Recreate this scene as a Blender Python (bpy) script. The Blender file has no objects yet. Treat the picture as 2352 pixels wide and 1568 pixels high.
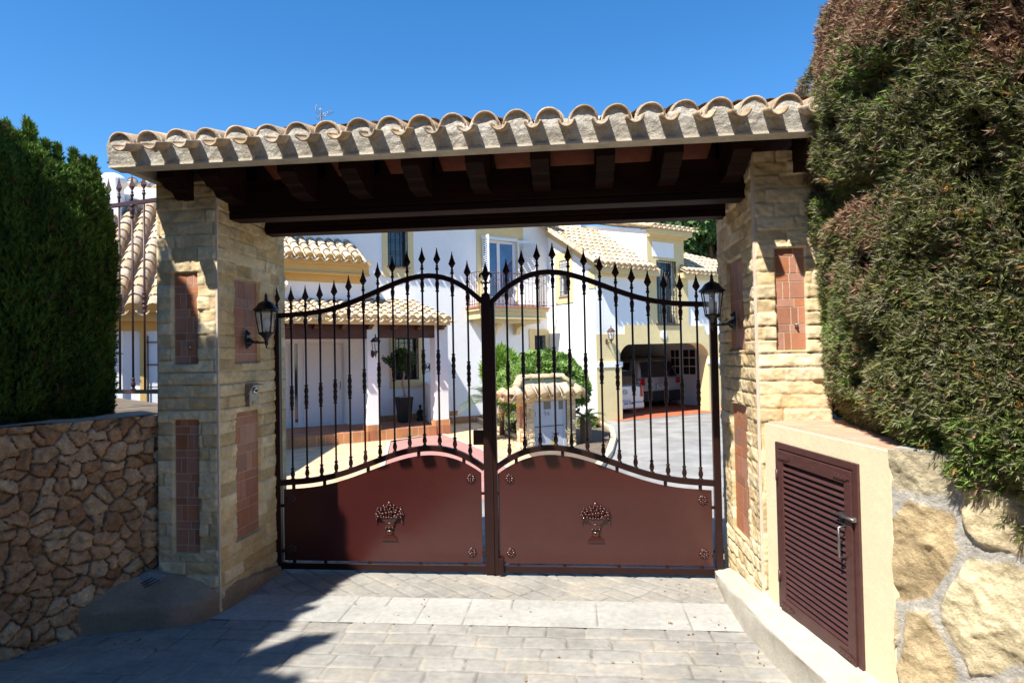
import bpy, math, random
import numpy as np
from mathutils import Matrix, Vector
random.seed(7); np.random.seed(7)
SC = bpy.context.scene
COL = SC.collection
# ---------------------------------------------------------------- camera
FPX = 1450.0; EYE = 1.65
def _rz(a): return np.array([[math.cos(a), -math.sin(a), 0], [math.sin(a), math.cos(a), 0], [0, 0, 1.]])
def _rx(a): return np.array([[1., 0, 0], [0, math.cos(a), -math.sin(a)], [0, math.sin(a), math.cos(a)]])
RC = _rz(math.radians(5.7)) @ _rx(math.pi/2 + math.radians(1.25)) @ _rz(math.radians(-1.1))
CP = np.array([0, 0, EYE])
cam = bpy.data.cameras.new('camera'); camo = bpy.data.objects.new('camera', cam); COL.objects.link(camo)
cam.sensor_width = 36; cam.lens = FPX/2352*36; cam.clip_start = .05; cam.clip_end = 2000
m4 = Matrix([[*RC[0], 0], [*RC[1], 0], [*RC[2], EYE], [0, 0, 0, 1]])
camo.matrix_world = m4
SC.camera = camo
# ---------------------------------------------------------------- light
SUN = Vector((.37, .613, -1.0)).normalized()
elev = math.asin(-SUN.z); rot = math.atan2(-SUN.x, -SUN.y)
w = bpy.data.worlds.new('World'); SC.world = w; w.use_nodes = True
nt = w.node_tree; nt.nodes.clear()
sky = nt.nodes.new('ShaderNodeTexSky'); sky.sky_type = 'NISHITA'; sky.sun_disc = False
sky.sun_elevation = elev; sky.sun_rotation = rot; sky.altitude = 1200; sky.air_density = 1.15; sky.dust_density = 0.15; sky.ozone_density = 4.5
bg = nt.nodes.new('ShaderNodeBackground'); bg.inputs[1].default_value = .085
wo = nt.nodes.new('ShaderNodeOutputWorld')
hsv = nt.nodes.new('ShaderNodeHueSaturation'); hsv.inputs['Saturation'].default_value = 1.27; hsv.inputs['Value'].default_value = 1.36
nt.links.new(sky.outputs[0], hsv.inputs['Color']); nt.links.new(hsv.outputs[0], bg.inputs[0]); nt.links.new(bg.outputs[0], wo.inputs[0])
sl = bpy.data.lights.new('sun', 'SUN'); sl.energy = 5.0; sl.angle = math.radians(.55); sl.color = (1, .965, .90)
so = bpy.data.objects.new('sun', sl); COL.objects.link(so); so.rotation_euler = SUN.to_track_quat('-Z', 'Y').to_euler(); so.location = (-8, -12, 20)
SC.view_settings.view_transform = 'Standard'; SC.view_settings.look = 'None'
SC.view_settings.exposure = 0.92; SC.view_settings.gamma = 1
SC.render.engine = 'CYCLES'
SC.render.resolution_x = 1024; SC.render.resolution_y = 682
SC.cycles.max_bounces = 6
# ---------------------------------------------------------------- pixel rays -> points on real planes
def ray(x, y): return RC @ np.array([(x-1176)/FPX, -(y-784)/FPX, -1.])
def onY(x, y, Y): d = ray(x, y); return CP + d*Y/d[1]
def onX(x, y, X): d = ray(x, y); return CP + d*X/d[0]
def onZ(x, y, Z): d = ray(x, y); return CP + d*(Z-EYE)/d[2]
def dep(x, y, d): return CP + ray(x, y)*d
HA = math.radians(37.7)
HU = np.array([math.cos(HA), math.sin(HA), 0]); HV = np.array([-math.sin(HA), math.cos(HA), 0])
HM = Matrix.Rotation(HA, 4, 'Z')          # (u,v,z) -> world
def uv(p): return (float(p @ HU), float(p @ HV), float(p[2]))
def onV(x, y, v): d = ray(x, y); return uv(CP + d*((v-CP @ HV)/(d @ HV)))
def onU(x, y, u): d = ray(x, y); return uv(CP + d*((u-CP @ HU)/(d @ HU)))
def uvZ(x, y, z): return uv(onZ(x, y, z))
# ---------------------------------------------------------------- materials
def mat(name, col, rough=.7, noise=None, bump=None, metal=0, usecol=False, var=0, spec=.5, noise2=None, transl=0, coat=0, ramp=None, wave=None, stretch=None):
    m = bpy.data.materials.new(name); m.use_nodes = True; n = m.node_tree.nodes; L = m.node_tree.links
    b = n['Principled BSDF']; b.inputs['Roughness'].default_value = rough; b.inputs['Metallic'].default_value = metal
    b.inputs['Specular IOR Level'].default_value = spec
    if coat: b.inputs['Coat Weight'].default_value = coat; b.inputs['Coat Roughness'].default_value = .08
    tc = n.new('ShaderNodeTexCoord'); vec = tc.outputs['Object']
    if stretch:
        mp = n.new('ShaderNodeMapping'); mp.inputs['Scale'].default_value = stretch; L.new(vec, mp.inputs['Vector']); vec = mp.outputs[0]
    if usecol:
        a = n.new('ShaderNodeAttribute'); a.attribute_name = 'Col'; c = a.outputs['Color']
    else:
        r = n.new('ShaderNodeRGB'); r.outputs[0].default_value = (*col, 1); c = r.outputs[0]
    def mulnoise(c, scale, amt, detail=6, tint=None):
        t = n.new('ShaderNodeTexNoise'); t.inputs['Scale'].default_value = scale; t.inputs['Detail'].default_value = detail; t.inputs['Roughness'].default_value = .65
        L.new(vec, t.inputs['Vector'])
        mr = n.new('ShaderNodeMapRange'); mr.inputs[1].default_value = .3; mr.inputs[2].default_value = .7
        L.new(t.outputs['Fac'], mr.inputs[0])
        if tint:
            mx = n.new('ShaderNodeMix'); mx.data_type = 'RGBA'
            mr.inputs[3].default_value = 0; mr.inputs[4].default_value = amt
            L.new(mr.outputs[0], mx.inputs[0]); L.new(c, mx.inputs[6]); mx.inputs[7].default_value = (*tint, 1)
            return mx.outputs[2]
        mr.inputs[3].default_value = 1-amt; mr.inputs[4].default_value = 1+amt
        hs = n.new('ShaderNodeHueSaturation'); L.new(c, hs.inputs['Color']); L.new(mr.outputs[0], hs.inputs['Value'])
        return hs.outputs[0]
    if var:
        a = n.new('ShaderNodeAttribute'); a.attribute_name = 'v'
        mr = n.new('ShaderNodeMapRange'); mr.inputs[3].default_value = 1-var; mr.inputs[4].default_value = 1+var*.7; L.new(a.outputs['Fac'], mr.inputs[0])
        mh = n.new('ShaderNodeMath'); mh.operation = 'MULTIPLY_ADD'; mh.inputs[1].default_value = 7.3; mh.inputs[2].default_value = .1; L.new(a.outputs['Fac'], mh.inputs[0])
        fr = n.new('ShaderNodeMath'); fr.operation = 'FRACT'; L.new(mh.outputs[0], fr.inputs[0])
        m2 = n.new('ShaderNodeMapRange'); m2.inputs[3].default_value = 1-var*.6; m2.inputs[4].default_value = 1+var*.5; L.new(fr.outputs[0], m2.inputs[0])
        hs = n.new('ShaderNodeHueSaturation'); L.new(c, hs.inputs['Color']); L.new(mr.outputs[0], hs.inputs['Value']); L.new(m2.outputs[0], hs.inputs['Saturation']); c = hs.outputs[0]
    if noise: c = mulnoise(c, *noise)
    if noise2: c = mulnoise(c, *noise2)
    L.new(c, b.inputs['Base Color'])
    if bump:
        t = n.new('ShaderNodeTexNoise'); t.inputs['Scale'].default_value = bump[0]; t.inputs['Detail'].default_value = 8; t.inputs['Roughness'].default_value = .7
        L.new(vec, t.inputs['Vector'])
        bp = n.new('ShaderNodeBump'); bp.inputs['Strength'].default_value = bump[1]; bp.inputs['Distance'].default_value = bump[2] if len(bump) > 2 else .01
        L.new(t.outputs['Fac'], bp.inputs['Height']); L.new(bp.outputs[0], b.inputs['Normal'])
    if transl:
        tr = n.new('ShaderNodeBsdfTranslucent'); L.new(c, tr.inputs[0]); mx = n.new('ShaderNodeMixShader'); mx.inputs[0].default_value = transl
        L.new(b.outputs[0], mx.inputs[1]); L.new(tr.outputs[0], mx.inputs[2]); L.new(mx.outputs[0], n['Material Output'].inputs[0])
    return m
def glassmat(name, tint=(.9, .95, 1), alpha=.25, rough=.02):
    m = bpy.data.materials.new(name); m.use_nodes = True; n = m.node_tree.nodes; L = m.node_tree.links
    b = n['Principled BSDF']; b.inputs['Base Color'].default_value = (*tint, 1); b.inputs['Roughness'].default_value = rough; b.inputs['Alpha'].default_value = alpha
    b.inputs['Specular IOR Level'].default_value = .8
    return m
def brickmat(name, c1, c2, mortar, bw, bh, ms=.01, rough=.7, rotz=0, offset=.5, bumpd=.004, noise=(3, .2)):
    m = bpy.data.materials.new(name); m.use_nodes = True; n = m.node_tree.nodes; L = m.node_tree.links
    b = n['Principled BSDF']; b.inputs['Roughness'].default_value = rough
    tc = n.new('ShaderNodeTexCoord'); mp = n.new('ShaderNodeMapping'); mp.inputs['Rotation'].default_value[2] = rotz
    nn = n.new('ShaderNodeTexNoise'); nn.inputs['Scale'].default_value = 5; L.new(tc.outputs['Object'], nn.inputs['Vector'])
    va = n.new('ShaderNodeVectorMath'); va.operation = 'MULTIPLY_ADD'; va.inputs[1].default_value = (.03, .03, 0)
    L.new(nn.outputs['Color'], va.inputs[0]); L.new(tc.outputs['Object'], va.inputs[2]); L.new(va.outputs[0], mp.inputs['Vector'])
    br = n.new('ShaderNodeTexBrick'); br.inputs['Scale'].default_value = 1; br.inputs['Brick Width'].default_value = bw; br.inputs['Row Height'].default_value = bh
    br.inputs['Mortar Size'].default_value = ms; br.inputs['Mortar Smooth'].default_value = .3; br.offset = offset
    br.inputs['Color1'].default_value = (*c1, 1); br.inputs['Color2'].default_value = (*c2, 1); br.inputs['Mortar'].default_value = (*mortar, 1)
    L.new(mp.outputs[0], br.inputs['Vector'])
    t = n.new('ShaderNodeTexNoise'); t.inputs['Scale'].default_value = noise[0]; t.inputs['Detail'].default_value = 8; L.new(tc.outputs['Object'], t.inputs['Vector'])
    mr = n.new('ShaderNodeMapRange'); mr.inputs[1].default_value = .3; mr.inputs[2].default_value = .7; mr.inputs[3].default_value = 1-noise[1]; mr.inputs[4].default_value = 1+noise[1]; L.new(t.outputs['Fac'], mr.inputs[0])
    hs = n.new('ShaderNodeHueSaturation'); L.new(br.outputs['Color'], hs.inputs['Color']); L.new(mr.outputs[0], hs.inputs['Value']); L.new(hs.outputs[0], b.inputs['Base Color'])
    bp = n.new('ShaderNodeBump'); bp.invert = True; bp.inputs['Distance'].default_value = bumpd; L.new(br.outputs['Fac'], bp.inputs['Height']); L.new(bp.outputs[0], b.inputs['Normal'])
    return m
MT = {}
MT['iron'] = mat('gate_iron', (.016, .008, .007), .42, noise=(9, .25), bump=(180, .12, .002))
MT['panel'] = mat('gate_panel_paint', (.046, .0098, .0078), .26, noise=(1.6, .14), noise2=(26, .05), bump=(2.5, .4, .006), coat=.18)
MT['ironred'] = mat('gate_frame_paint', (.019, .0062, .0052), .38, spec=.28, noise=(7, .15), bump=(60, .08, .002))
MT['spear'] = mat('spear_paint', (.02, .0095, .0085), .4, bump=(120, .1, .002))
MT['fencered'] = mat('fence_paint', (.055, .02, .02), .45, bump=(60, .1, .003))
MT['stone'] = mat('sandstone_cladding', (0, 0, 0), .92, usecol=True, noise=(38, .14), bump=(110, .55, .004), noise2=(6, .14))
MT['trim'] = mat('marble_corner_trim', (.62, .50, .38), .6, noise=(14, .15), bump=(90, .2, .003))
MT['terra'] = mat('terracotta_tile', (.40, .17, .095), .6, var=.22, noise=(30, .12), bump=(90, .3, .003))
MT['grout'] = mat('tile_grout', (.52, .40, .28), .9, noise=(40, .15))
MT['rubble'] = mat('rubble_stone', (0, 0, 0), .95, usecol=True, noise=(26, .24), noise2=(90, .16), bump=(55, 1.0, .014))
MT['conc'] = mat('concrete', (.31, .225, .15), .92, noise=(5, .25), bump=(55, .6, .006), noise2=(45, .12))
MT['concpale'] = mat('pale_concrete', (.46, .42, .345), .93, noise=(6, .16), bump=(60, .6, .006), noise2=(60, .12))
MT['pave'] = mat('stamped_concrete', (0, 0, 0), .82, usecol=True, noise=(22, .16), bump=(90, .35, .003), noise2=(2.3, .12))
MT['mortar'] = mat('white_mortar', (.55, .49, .39), .95, noise=(9, .2), bump=(40, .9, .008), noise2=(60, .1))
MT['rooftile'] = mat('canal_roof_tile', (.58, .44, .285), .9, var=.30, noise=(7, .3), bump=(60, .5, .005), noise2=(22, .22))
MT['rooftileold'] = mat('weathered_roof_tile', (.55, .40, .25), .95, var=.28, noise=(12, .35), bump=(55, .9, .008), noise2=(45, .25, 6, (.22, .17, .11)))
MT['wood'] = mat('dark_stained_wood', (.017, .0066, .0042), .65, spec=.12, noise=(6, .5), bump=(30, .45, .004), stretch=(.25, 1.6, 1.6))
MT['woodh'] = mat('porch_wood', (.075, .026, .014), .6, noise=(5, .3), bump=(25, .3, .004))
MT['soffit'] = mat('ceramic_soffit', (.19, .048, .020), .8, noise=(12, .25), bump=(60, .3, .004))
MT['white'] = mat('white_render', (.86, .85, .83), .9, noise=(.8, .035), bump=(7, .35, .01), noise2=(14, .03))
MT['yellow'] = mat('yellow_render', (.70, .56, .29), .88, noise=(2.2, .06), bump=(9, .4, .01), noise2=(18, .05))
MT['ochre'] = mat('ochre_render', (.64, .42, .15), .88, noise=(2.2, .06), bump=(9, .3, .01))
MT['cream'] = mat('cream_plaster', (.74, .65, .42), .88, noise=(3, .06), bump=(22, .35, .008), noise2=(50, .04))
MT['whitepaint'] = mat('white_gloss_paint', (.80, .80, .80), .4)
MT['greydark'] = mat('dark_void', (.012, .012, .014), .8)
MT['glass'] = mat('window_glass', (.02, .028, .04), .06, spec=.9, coat=.3)
MT['glassblue'] = mat('balcony_door_glass', (.05, .12, .26), .07, spec=.9, coat=.5, noise=(2.4, .35))
MT['lglass'] = glassmat('lantern_glass', (.75, .75, .72), .22, .1)
MT['bulb'] = mat('white_bulb', (.75, .74, .72), .35)
MT['lantern'] = mat('lantern_metal', (.010, .009, .009), .38, bump=(160, .15, .002))
MT['lanternbr'] = mat('bronze_lantern_metal', (.10, .045, .035), .4, bump=(160, .15, .002))
MT['steel'] = mat('brushed_steel', (.27, .26, .25), .35, metal=.9, noise=(30, .1))
MT['chrome'] = mat('chrome', (.7, .7, .7), .15, metal=1)
MT['greybox'] = mat('meter_door_paint', (.46, .50, .55), .45, noise=(4, .05))
MT['plate'] = mat('cast_plate', (.22, .215, .20), .6, noise=(20, .2), bump=(90, .2, .003))
MT['slat'] = mat('louvre_door_paint', (.072, .026, .022), .48, noise=(12, .2), bump=(40, .3, .003), stretch=(1, 1, 3))
MT['carwhite'] = mat('silver_car_paint', (.52, .53, .54), .28, metal=.35, coat=.6)
MT['cardark'] = mat('car_plastic_wall_shade', (.03, .03, .032), .5)  # also on the carport back wall, as its painted-in gloom
MT['red'] = mat('tail_light_red', (.42, .012, .012), .15, coat=.5)
MT['plastic'] = mat('black_planter', (.010, .010, .011), .65)
MT['black'] = mat('black_ink', (.015, .015, .02), .6)
MT['orangefl'] = brickmat('carport_floor', (.52, .13, .05), (.46, .11, .045), (.4, .2, .12), .33, .33, .006, rotz=-HA, offset=0)
MT['patio'] = brickmat('patio_tile', (.66, .45, .26), (.60, .39, .22), (.72, .60, .45), .34, .16, .007, rotz=-HA+.785)
MT['porchfl'] = brickmat('porch_tile', (.40, .16, .08), (.34, .13, .065), (.45, .3, .2), .33, .33, .006, rotz=-HA, offset=0)
MT['riser'] = brickmat('riser_tile', (.50, .24, .10), (.45, .2, .085), (.6, .45, .3), .33, .5, .006, rotz=-HA, offset=0)
MT['pink'] = mat('pink_stamped_path', (.44, .20, .17), .85, noise=(5, .15), bump=(30, .5, .006))
MT['edging'] = mat('cream_edging', (.62, .50, .33), .85, noise=(6, .1), bump=(40, .4, .005))
MT['drive'] = brickmat('driveway_stamped', (.30, .285, .26), (.25, .245, .235), (.36, .31, .25), .33, .17, .010, rotz=-.45, bumpd=.006, noise=(1.6, .28))
MT['soil'] = mat('dry_soil', (.16, .12, .08), 1, noise=(6, .3), bump=(40, .8, .02))
MT['leaf'] = mat('leaf', (0, 0, 0), .55, usecol=True, transl=.22, spec=.35)
MT['needle'] = mat('cypress_leaf', (0, 0, 0), .75, usecol=True, transl=.12, spec=.2)
MT['core'] = mat('dark_core', (.020, .018, .010), 1, noise=(20, .3))  # near-black backing shell, stands in for the dark depth between leaves
MT['bark'] = mat('bark', (.16, .11, .075), .95, noise=(14, .3), bump=(30, .8, .01))
# ---------------------------------------------------------------- object helpers
def tag(o, label=None, cat=None, group=None, kind=None):
    if label: o['label'] = label
    if cat: o['category'] = cat
    if group: o['group'] = group
    if kind: o['kind'] = kind
    return o
def empty(name, loc, rz=0, label=None, cat=None, group=None):
    o = bpy.data.objects.new(name, None); COL.objects.link(o); o.empty_display_size = .1
    o.matrix_world = Matrix.Translation(Vector([float(q) for q in loc])) @ Matrix.Rotation(rz, 4, 'Z')
    tag(o, label, cat, group); return o
def wm(o):
    if o is None: return Matrix.Identity(4)
    M = o.matrix_basis.copy(); p = o.parent
    while p: M = p.matrix_basis @ M; p = p.parent
    return M
def link(name, me, material, parent=None):
    me.materials.append(material)
    o = bpy.data.objects.new(name, me); COL.objects.link(o)
    if parent is not None: o.parent = parent
    return o
def np_mesh(name, V, F, material, parent=None, col=None, smooth=False, var=None):
    V = np.asarray(V, dtype=np.float32); F = np.asarray(F, dtype=np.int32)
    if parent is not None:
        W = np.array(wm(parent).inverted(), dtype=np.float32); V = V @ W[:3, :3].T + W[:3, 3]
    me = bpy.data.meshes.new(name); k = F.shape[1]
    me.vertices.add(len(V)); me.vertices.foreach_set('co', V.ravel().astype(np.float32))
    me.loops.add(F.size); me.loops.foreach_set('vertex_index', F.ravel())
    me.polygons.add(len(F)); me.polygons.foreach_set('loop_start', np.arange(0, F.size, k, dtype=np.int32))
    if smooth: me.polygons.foreach_set('use_smooth', np.ones(len(F), dtype=bool))
    if col is not None:
        a = me.color_attributes.new('Col', 'FLOAT_COLOR', 'POINT')
        c = np.ones((len(V), 4), dtype=np.float32); c[:, :3] = col; a.data.foreach_set('color', c.ravel())
    me.update(calc_edges=True); me.validate()
    return link(name, me, material, parent)
class MB:
    def __init__(s, M=None): s.V = []; s.F = []; s.c = []; s.M = M; s.sm = []; s.v = None
    def add(s, vs, fs, smooth=False, v=None):
        b = len(s.V)
        for p in vs:
            p = Vector([float(q) for q in p]); s.V.append(s.M @ p if s.M else p)
        vv = random.random() if v is None else v
        for f in fs: s.F.append([b+i for i in f]); s.c.append(vv); s.sm.append(smooth)
        return s
    def box(s, a, b, v=None):
        x0, x1 = sorted((a[0], b[0])); y0, y1 = sorted((a[1], b[1])); z0, z1 = sorted((a[2], b[2]))
        return s.add([(x0, y0, z0), (x1, y0, z0), (x1, y1, z0), (x0, y1, z0), (x0, y0, z1), (x1, y0, z1), (x1, y1, z1), (x0, y1, z1)],
                     [(0, 3, 2, 1), (4, 5, 6, 7), (0, 1, 5, 4), (1, 2, 6, 5), (2, 3, 7, 6), (3, 0, 4, 7)], v=v)
    def hexa(s, low, top, v=None):   # low/top rings (same count)
        n = len(low)
        return s.add(list(low)+list(top), [tuple(range(n))[::-1], tuple(range(n, 2*n))]+[(i, (i+1) % n, n+(i+1) % n, n+i) for i in range(n)], v=v)
    def prism(s, poly, axis, t0, t1, v=None):   # poly 2D in the two other axes
        def P(q, t): return {0: (t, q[0], q[1]), 1: (q[0], t, q[1]), 2: (q[0], q[1], t)}[axis]
        return s.hexa([P(q, t0) for q in poly], [P(q, t1) for q in poly], v)
    def tube(s, pts, r, n=8, cap=True, v=None, sx=1):
        pts = [Vector([float(q) for q in p]) for p in pts]; vs = []; k = len(pts)
        rs = r if hasattr(r, '__len__') else [r]*k
        up = None
        for i, p in enumerate(pts):
            t = (pts[min(i+1, k-1)]-pts[max(i-1, 0)]).normalized()
            if up is None or abs(up.dot(t)) > .99: up = Vector((0, 0, 1)) if abs(t.z) < .9 else Vector((1, 0, 0))
            a = t.cross(up).normalized(); b = a.cross(t).normalized(); up = b
            for j in range(n):
                q = 2*math.pi*j/n; vs.append(p+a*math.cos(q)*rs[i]+b*math.sin(q)*rs[i])
        fs = [(i*n+j, i*n+(j+1) % n, (i+1)*n+(j+1) % n, (i+1)*n+j) for i in range(k-1) for j in range(n)]
        if cap: fs += [tuple(range(n))[::-1], tuple(range((k-1)*n, k*n))]
        return s.add(vs, fs, True, v)
    def lathe(s, c, prof, n=12, flat=(1, 1), v=None, smooth=True, phase=0):
        vs = []
        for (r, z) in prof:
            for j in range(n):
                q = 2*math.pi*j/n+phase; vs.append((c[0]+r*math.cos(q)*flat[0], c[1]+r*math.sin(q)*flat[1], c[2]+z))
        k = len(prof)
        fs = [(i*n+j, i*n+(j+1) % n, (i+1)*n+(j+1) % n, (i+1)*n+j) for i in range(k-1) for j in range(n)]
        fs += [tuple(range(n))[::-1], tuple(range((k-1)*n, k*n))]
        return s.add(vs, fs, smooth, v)
    def ball(s, c, r, n=8, m=6, v=None):
        if not hasattr(r, '__len__'): r = (r, r, r)
        vs = [(c[0], c[1], c[2]-r[2])]
        for i in range(1, m):
            a = math.pi*i/m-math.pi/2
            for j in range(n): q = 2*math.pi*j/n; vs.append((c[0]+r[0]*math.cos(a)*math.cos(q), c[1]+r[1]*math.cos(a)*math.sin(q), c[2]+r[2]*math.sin(a)))
        vs.append((c[0], c[1], c[2]+r[2])); e = len(vs)-1
        fs = [(0, 1+(j+1) % n, 1+j) for j in range(n)]
        for i in range(m-2):
            for j in range(n): fs.append((1+i*n+j, 1+i*n+(j+1) % n, 1+(i+1)*n+(j+1) % n, 1+(i+1)*n+j))
        fs += [(e, e-n+j, e-n+(j+1) % n) for j in range(n)]
        return s.add(vs, fs, True, v)
    def build(s, name, material, parent=None, bevel=0, label=None, seg=2):
        me = bpy.data.meshes.new(name); W = wm(parent).inverted()
        me.from_pydata([tuple(W @ p) for p in s.V], [], s.F)
        a = me.attributes.new('v', 'FLOAT', 'FACE'); a.data.foreach_set('value', s.c)
        me.polygons.foreach_set('use_smooth', s.sm); me.update()
        o = link(name, me, material, parent)
        if bevel:
            b = o.modifiers.new('bevel', 'BEVEL'); b.width = bevel; b.segments = seg; b.limit_method = 'ANGLE'; b.angle_limit = math.radians(50)
        if label: o['label'] = label
        return o
def text(s, size, M, material, parent, name='lettering', depth=.002, bold=0, sx=1):
    cu = bpy.data.curves.new('t', 'FONT'); cu.body = s; cu.size = size; cu.extrude = depth; cu.align_x = 'CENTER'; cu.align_y = 'CENTER'; cu.offset = bold
    o = bpy.data.objects.new('t', cu); COL.objects.link(o)
    bpy.context.view_layer.update()
    me = bpy.data.meshes.new_from_object(o.evaluated_get(bpy.context.evaluated_depsgraph_get()))
    bpy.data.objects.remove(o)
    me.materials.clear()
    me.transform(wm(parent).inverted() @ M @ Matrix.Diagonal((sx, 1, 1, 1))); me.name = name
    return link(name, me, material, parent)
def copy_tree(o, parent=None):
    c = o.copy(); COL.objects.link(c); c.parent = parent
    for ch in [q for q in bpy.data.objects if q.parent == o]: copy_tree(ch, c)
    return c
# ---------------------------------------------------------------- numpy noise
def _h(ix, iy, iz, s):
    n = (ix.astype(np.int64)*374761393+iy.astype(np.int64)*668265263+iz.astype(np.int64)*2147483647+s*974634777) & 0xffffffff
    n = ((n ^ (n >> 13))*1274126177) & 0xffffffff; n = n ^ (n >> 16)
    return (n & 0xffffff)/float(0xffffff)
def vnoise(x, y, z=0, s=0):
    x, y, z = np.broadcast_arrays(np.asarray(x, float), np.asarray(y, float), np.asarray(z, float))
    ix, iy, iz = np.floor(x), np.floor(y), np.floor(z); fx, fy, fz = x-ix, y-iy, z-iz
    fx = fx*fx*(3-2*fx); fy = fy*fy*(3-2*fy); fz = fz*fz*(3-2*fz); r = 0
    for a in (0, 1):
        for b in (0, 1):
            for c in (0, 1):
                r = r+_h(ix+a, iy+b, iz+c, s)*(fx if a else 1-fx)*(fy if b else 1-fy)*(fz if c else 1-fz)
    return r
def fbm(x, y, z=0, s=0, o=4, g=.5):
    r = 0; a = 1; t = 0
    for i in range(o): r = r+a*vnoise(x*2**i, y*2**i, z*2**i, s+i*17); t += a; a *= g
    return r/t-.5
def ridge(x, y, s=0, o=4):
    r = 0; a = 1; t = 0
    for i in range(o): r = r+a*(1-2*np.abs(vnoise(x*2**i, y*2**i, 0, s+i*17)-.5)); t += a; a *= .5
    return r/t
def sstep(a, b, x): t = np.clip((x-a)/(b-a), 0, 1); return t*t*(3-2*t)
def relief(name, P0, e1, e2, W, H, res, fn, material, parent=None, edge=0, smooth=True):
    P0 = np.array(P0, float); e1 = np.array(e1, float); e2 = np.array(e2, float); nrm = np.cross(e1, e2); nrm /= np.linalg.norm(nrm)
    nx = max(2, int(W/res)+1); nz = max(2, int(H/res)+1)
    U, Z = np.meshgrid(np.linspace(0, W, nx), np.linspace(0, H, nz)); U = U.ravel(); Z = Z.ravel()
    h, c = fn(U, Z)
    if edge:
        e = np.minimum(np.minimum(U, W-U), np.minimum(Z+9, H-Z+9)); h = h*sstep(0, edge, e)
    V = P0+U[:, None]*e1+Z[:, None]*e2+h[:, None]*nrm
    i = np.arange(nx-1)[None, :]+np.arange(nz-1)[:, None]*nx; i = i.ravel()
    F = np.stack([i, i+1, i+1+nx, i+nx], 1)
    return np_mesh(name, V, F, material, parent, c, smooth)
def voro(X, Y, size, seed, jit=.85, asp=1.0):
    gx = X/(size*asp); gy = Y/size; ix = np.floor(gx); iy = np.floor(gy)
    d1 = np.full(X.shape, 9.); d2 = np.full(X.shape, 9.); idx = np.zeros(X.shape); cx = np.zeros(X.shape); cy = np.zeros(X.shape)
    for a in (-2, -1, 0, 1, 2):
        for b in (-2, -1, 0, 1, 2):
            jx = ix+a; jy = iy+b
            px = jx+.5+(_h(jx, jy, jx*0, seed)-.5)*jit; py = jy+.5+(_h(jx, jy, jx*0, seed+5)-.5)*jit
            d = np.hypot((px-gx)*(.88+.24*_h(jx, jy, jx*0, seed+2)), (py-gy)*(.88+.24*_h(jx, jy, jx*0, seed+3))); near = d < d1
            d2 = np.where(near, d1, np.minimum(d2, d)); d1 = np.where(near, d, d1)
            idx = np.where(near, _h(jx, jy, jx*0, seed+9), idx); cx = np.where(near, px, cx); cy = np.where(near, py, cy)
    return d1, (d2-d1), idx, gx-cx, gy-cy
def lerp(a, b, t): return np.asarray(a)[None, :]*(1-t)[:, None]+np.asarray(b)[None, :]*t[:, None]
def ashlar(seed, holes=(), course=.083, amp=.018, zoff=0):
    def fn(U, Z):
        z = Z+zoff+.003*fbm(U*5, Z*5, 0, seed); row = np.floor(z/course); fz = z/course-row
        off = _h(row, row*0, row*0, seed)*.5; L = .19+.20*_h(row, row*0+3, row*0, seed)
        q = (U+off)/L; q = q+.25*np.sin(q*2.4+row*1.7); b = np.floor(q); fx = q-b
        du = np.minimum(fx, 1-fx)*L; dz = np.minimum(fz, 1-fz)*course
        k = _h(row, b, row*0, seed+4); k2 = _h(row, b, row*0+1, seed+8)
        joint = np.minimum(du, dz); j = sstep(-.001, .0045, joint)
        rock = fbm(U*11+k*40, Z*17+k2*30, 0, seed, 5, .55)*1.7+(ridge(U*9+k*9, Z*14+U*6, seed+3, 3)-.6)*1.0
        pil = np.sqrt(np.clip(np.minimum(du/.03, dz/.022), 0, 1))
        h = -.007+j*(.006+amp*(.42+.75*rock)*(.72+.28*pil)+amp*.5*(k-.5))
        t = np.clip(.5+.9*fbm(U*7+k*5, Z*9, 0, seed+20, 4)+.8*(k-.5), 0, 1)
        c = lerp((.54, .38, .18), (.76, .63, .40), t)
        c = c*(.85+.3*k2)[:, None]
        st = sstep(.63, .86, vnoise(U*9+k*30, Z*13+k2*9, 0, seed+30)+.15*fbm(U*30, Z*30, 0, seed)); c = c*(1-st[:, None]*.32)+np.array([.42, .30, .17])*st[:, None]*.32
        c = c*(.78+.22*j)[:, None]
        for (u0, u1, z0, z1) in holes:
            inside = (U > u0) & (U < u1) & (Z > z0) & (Z < z1); h = np.where(inside, -.055, h)
        return h, c
    return fn
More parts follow.
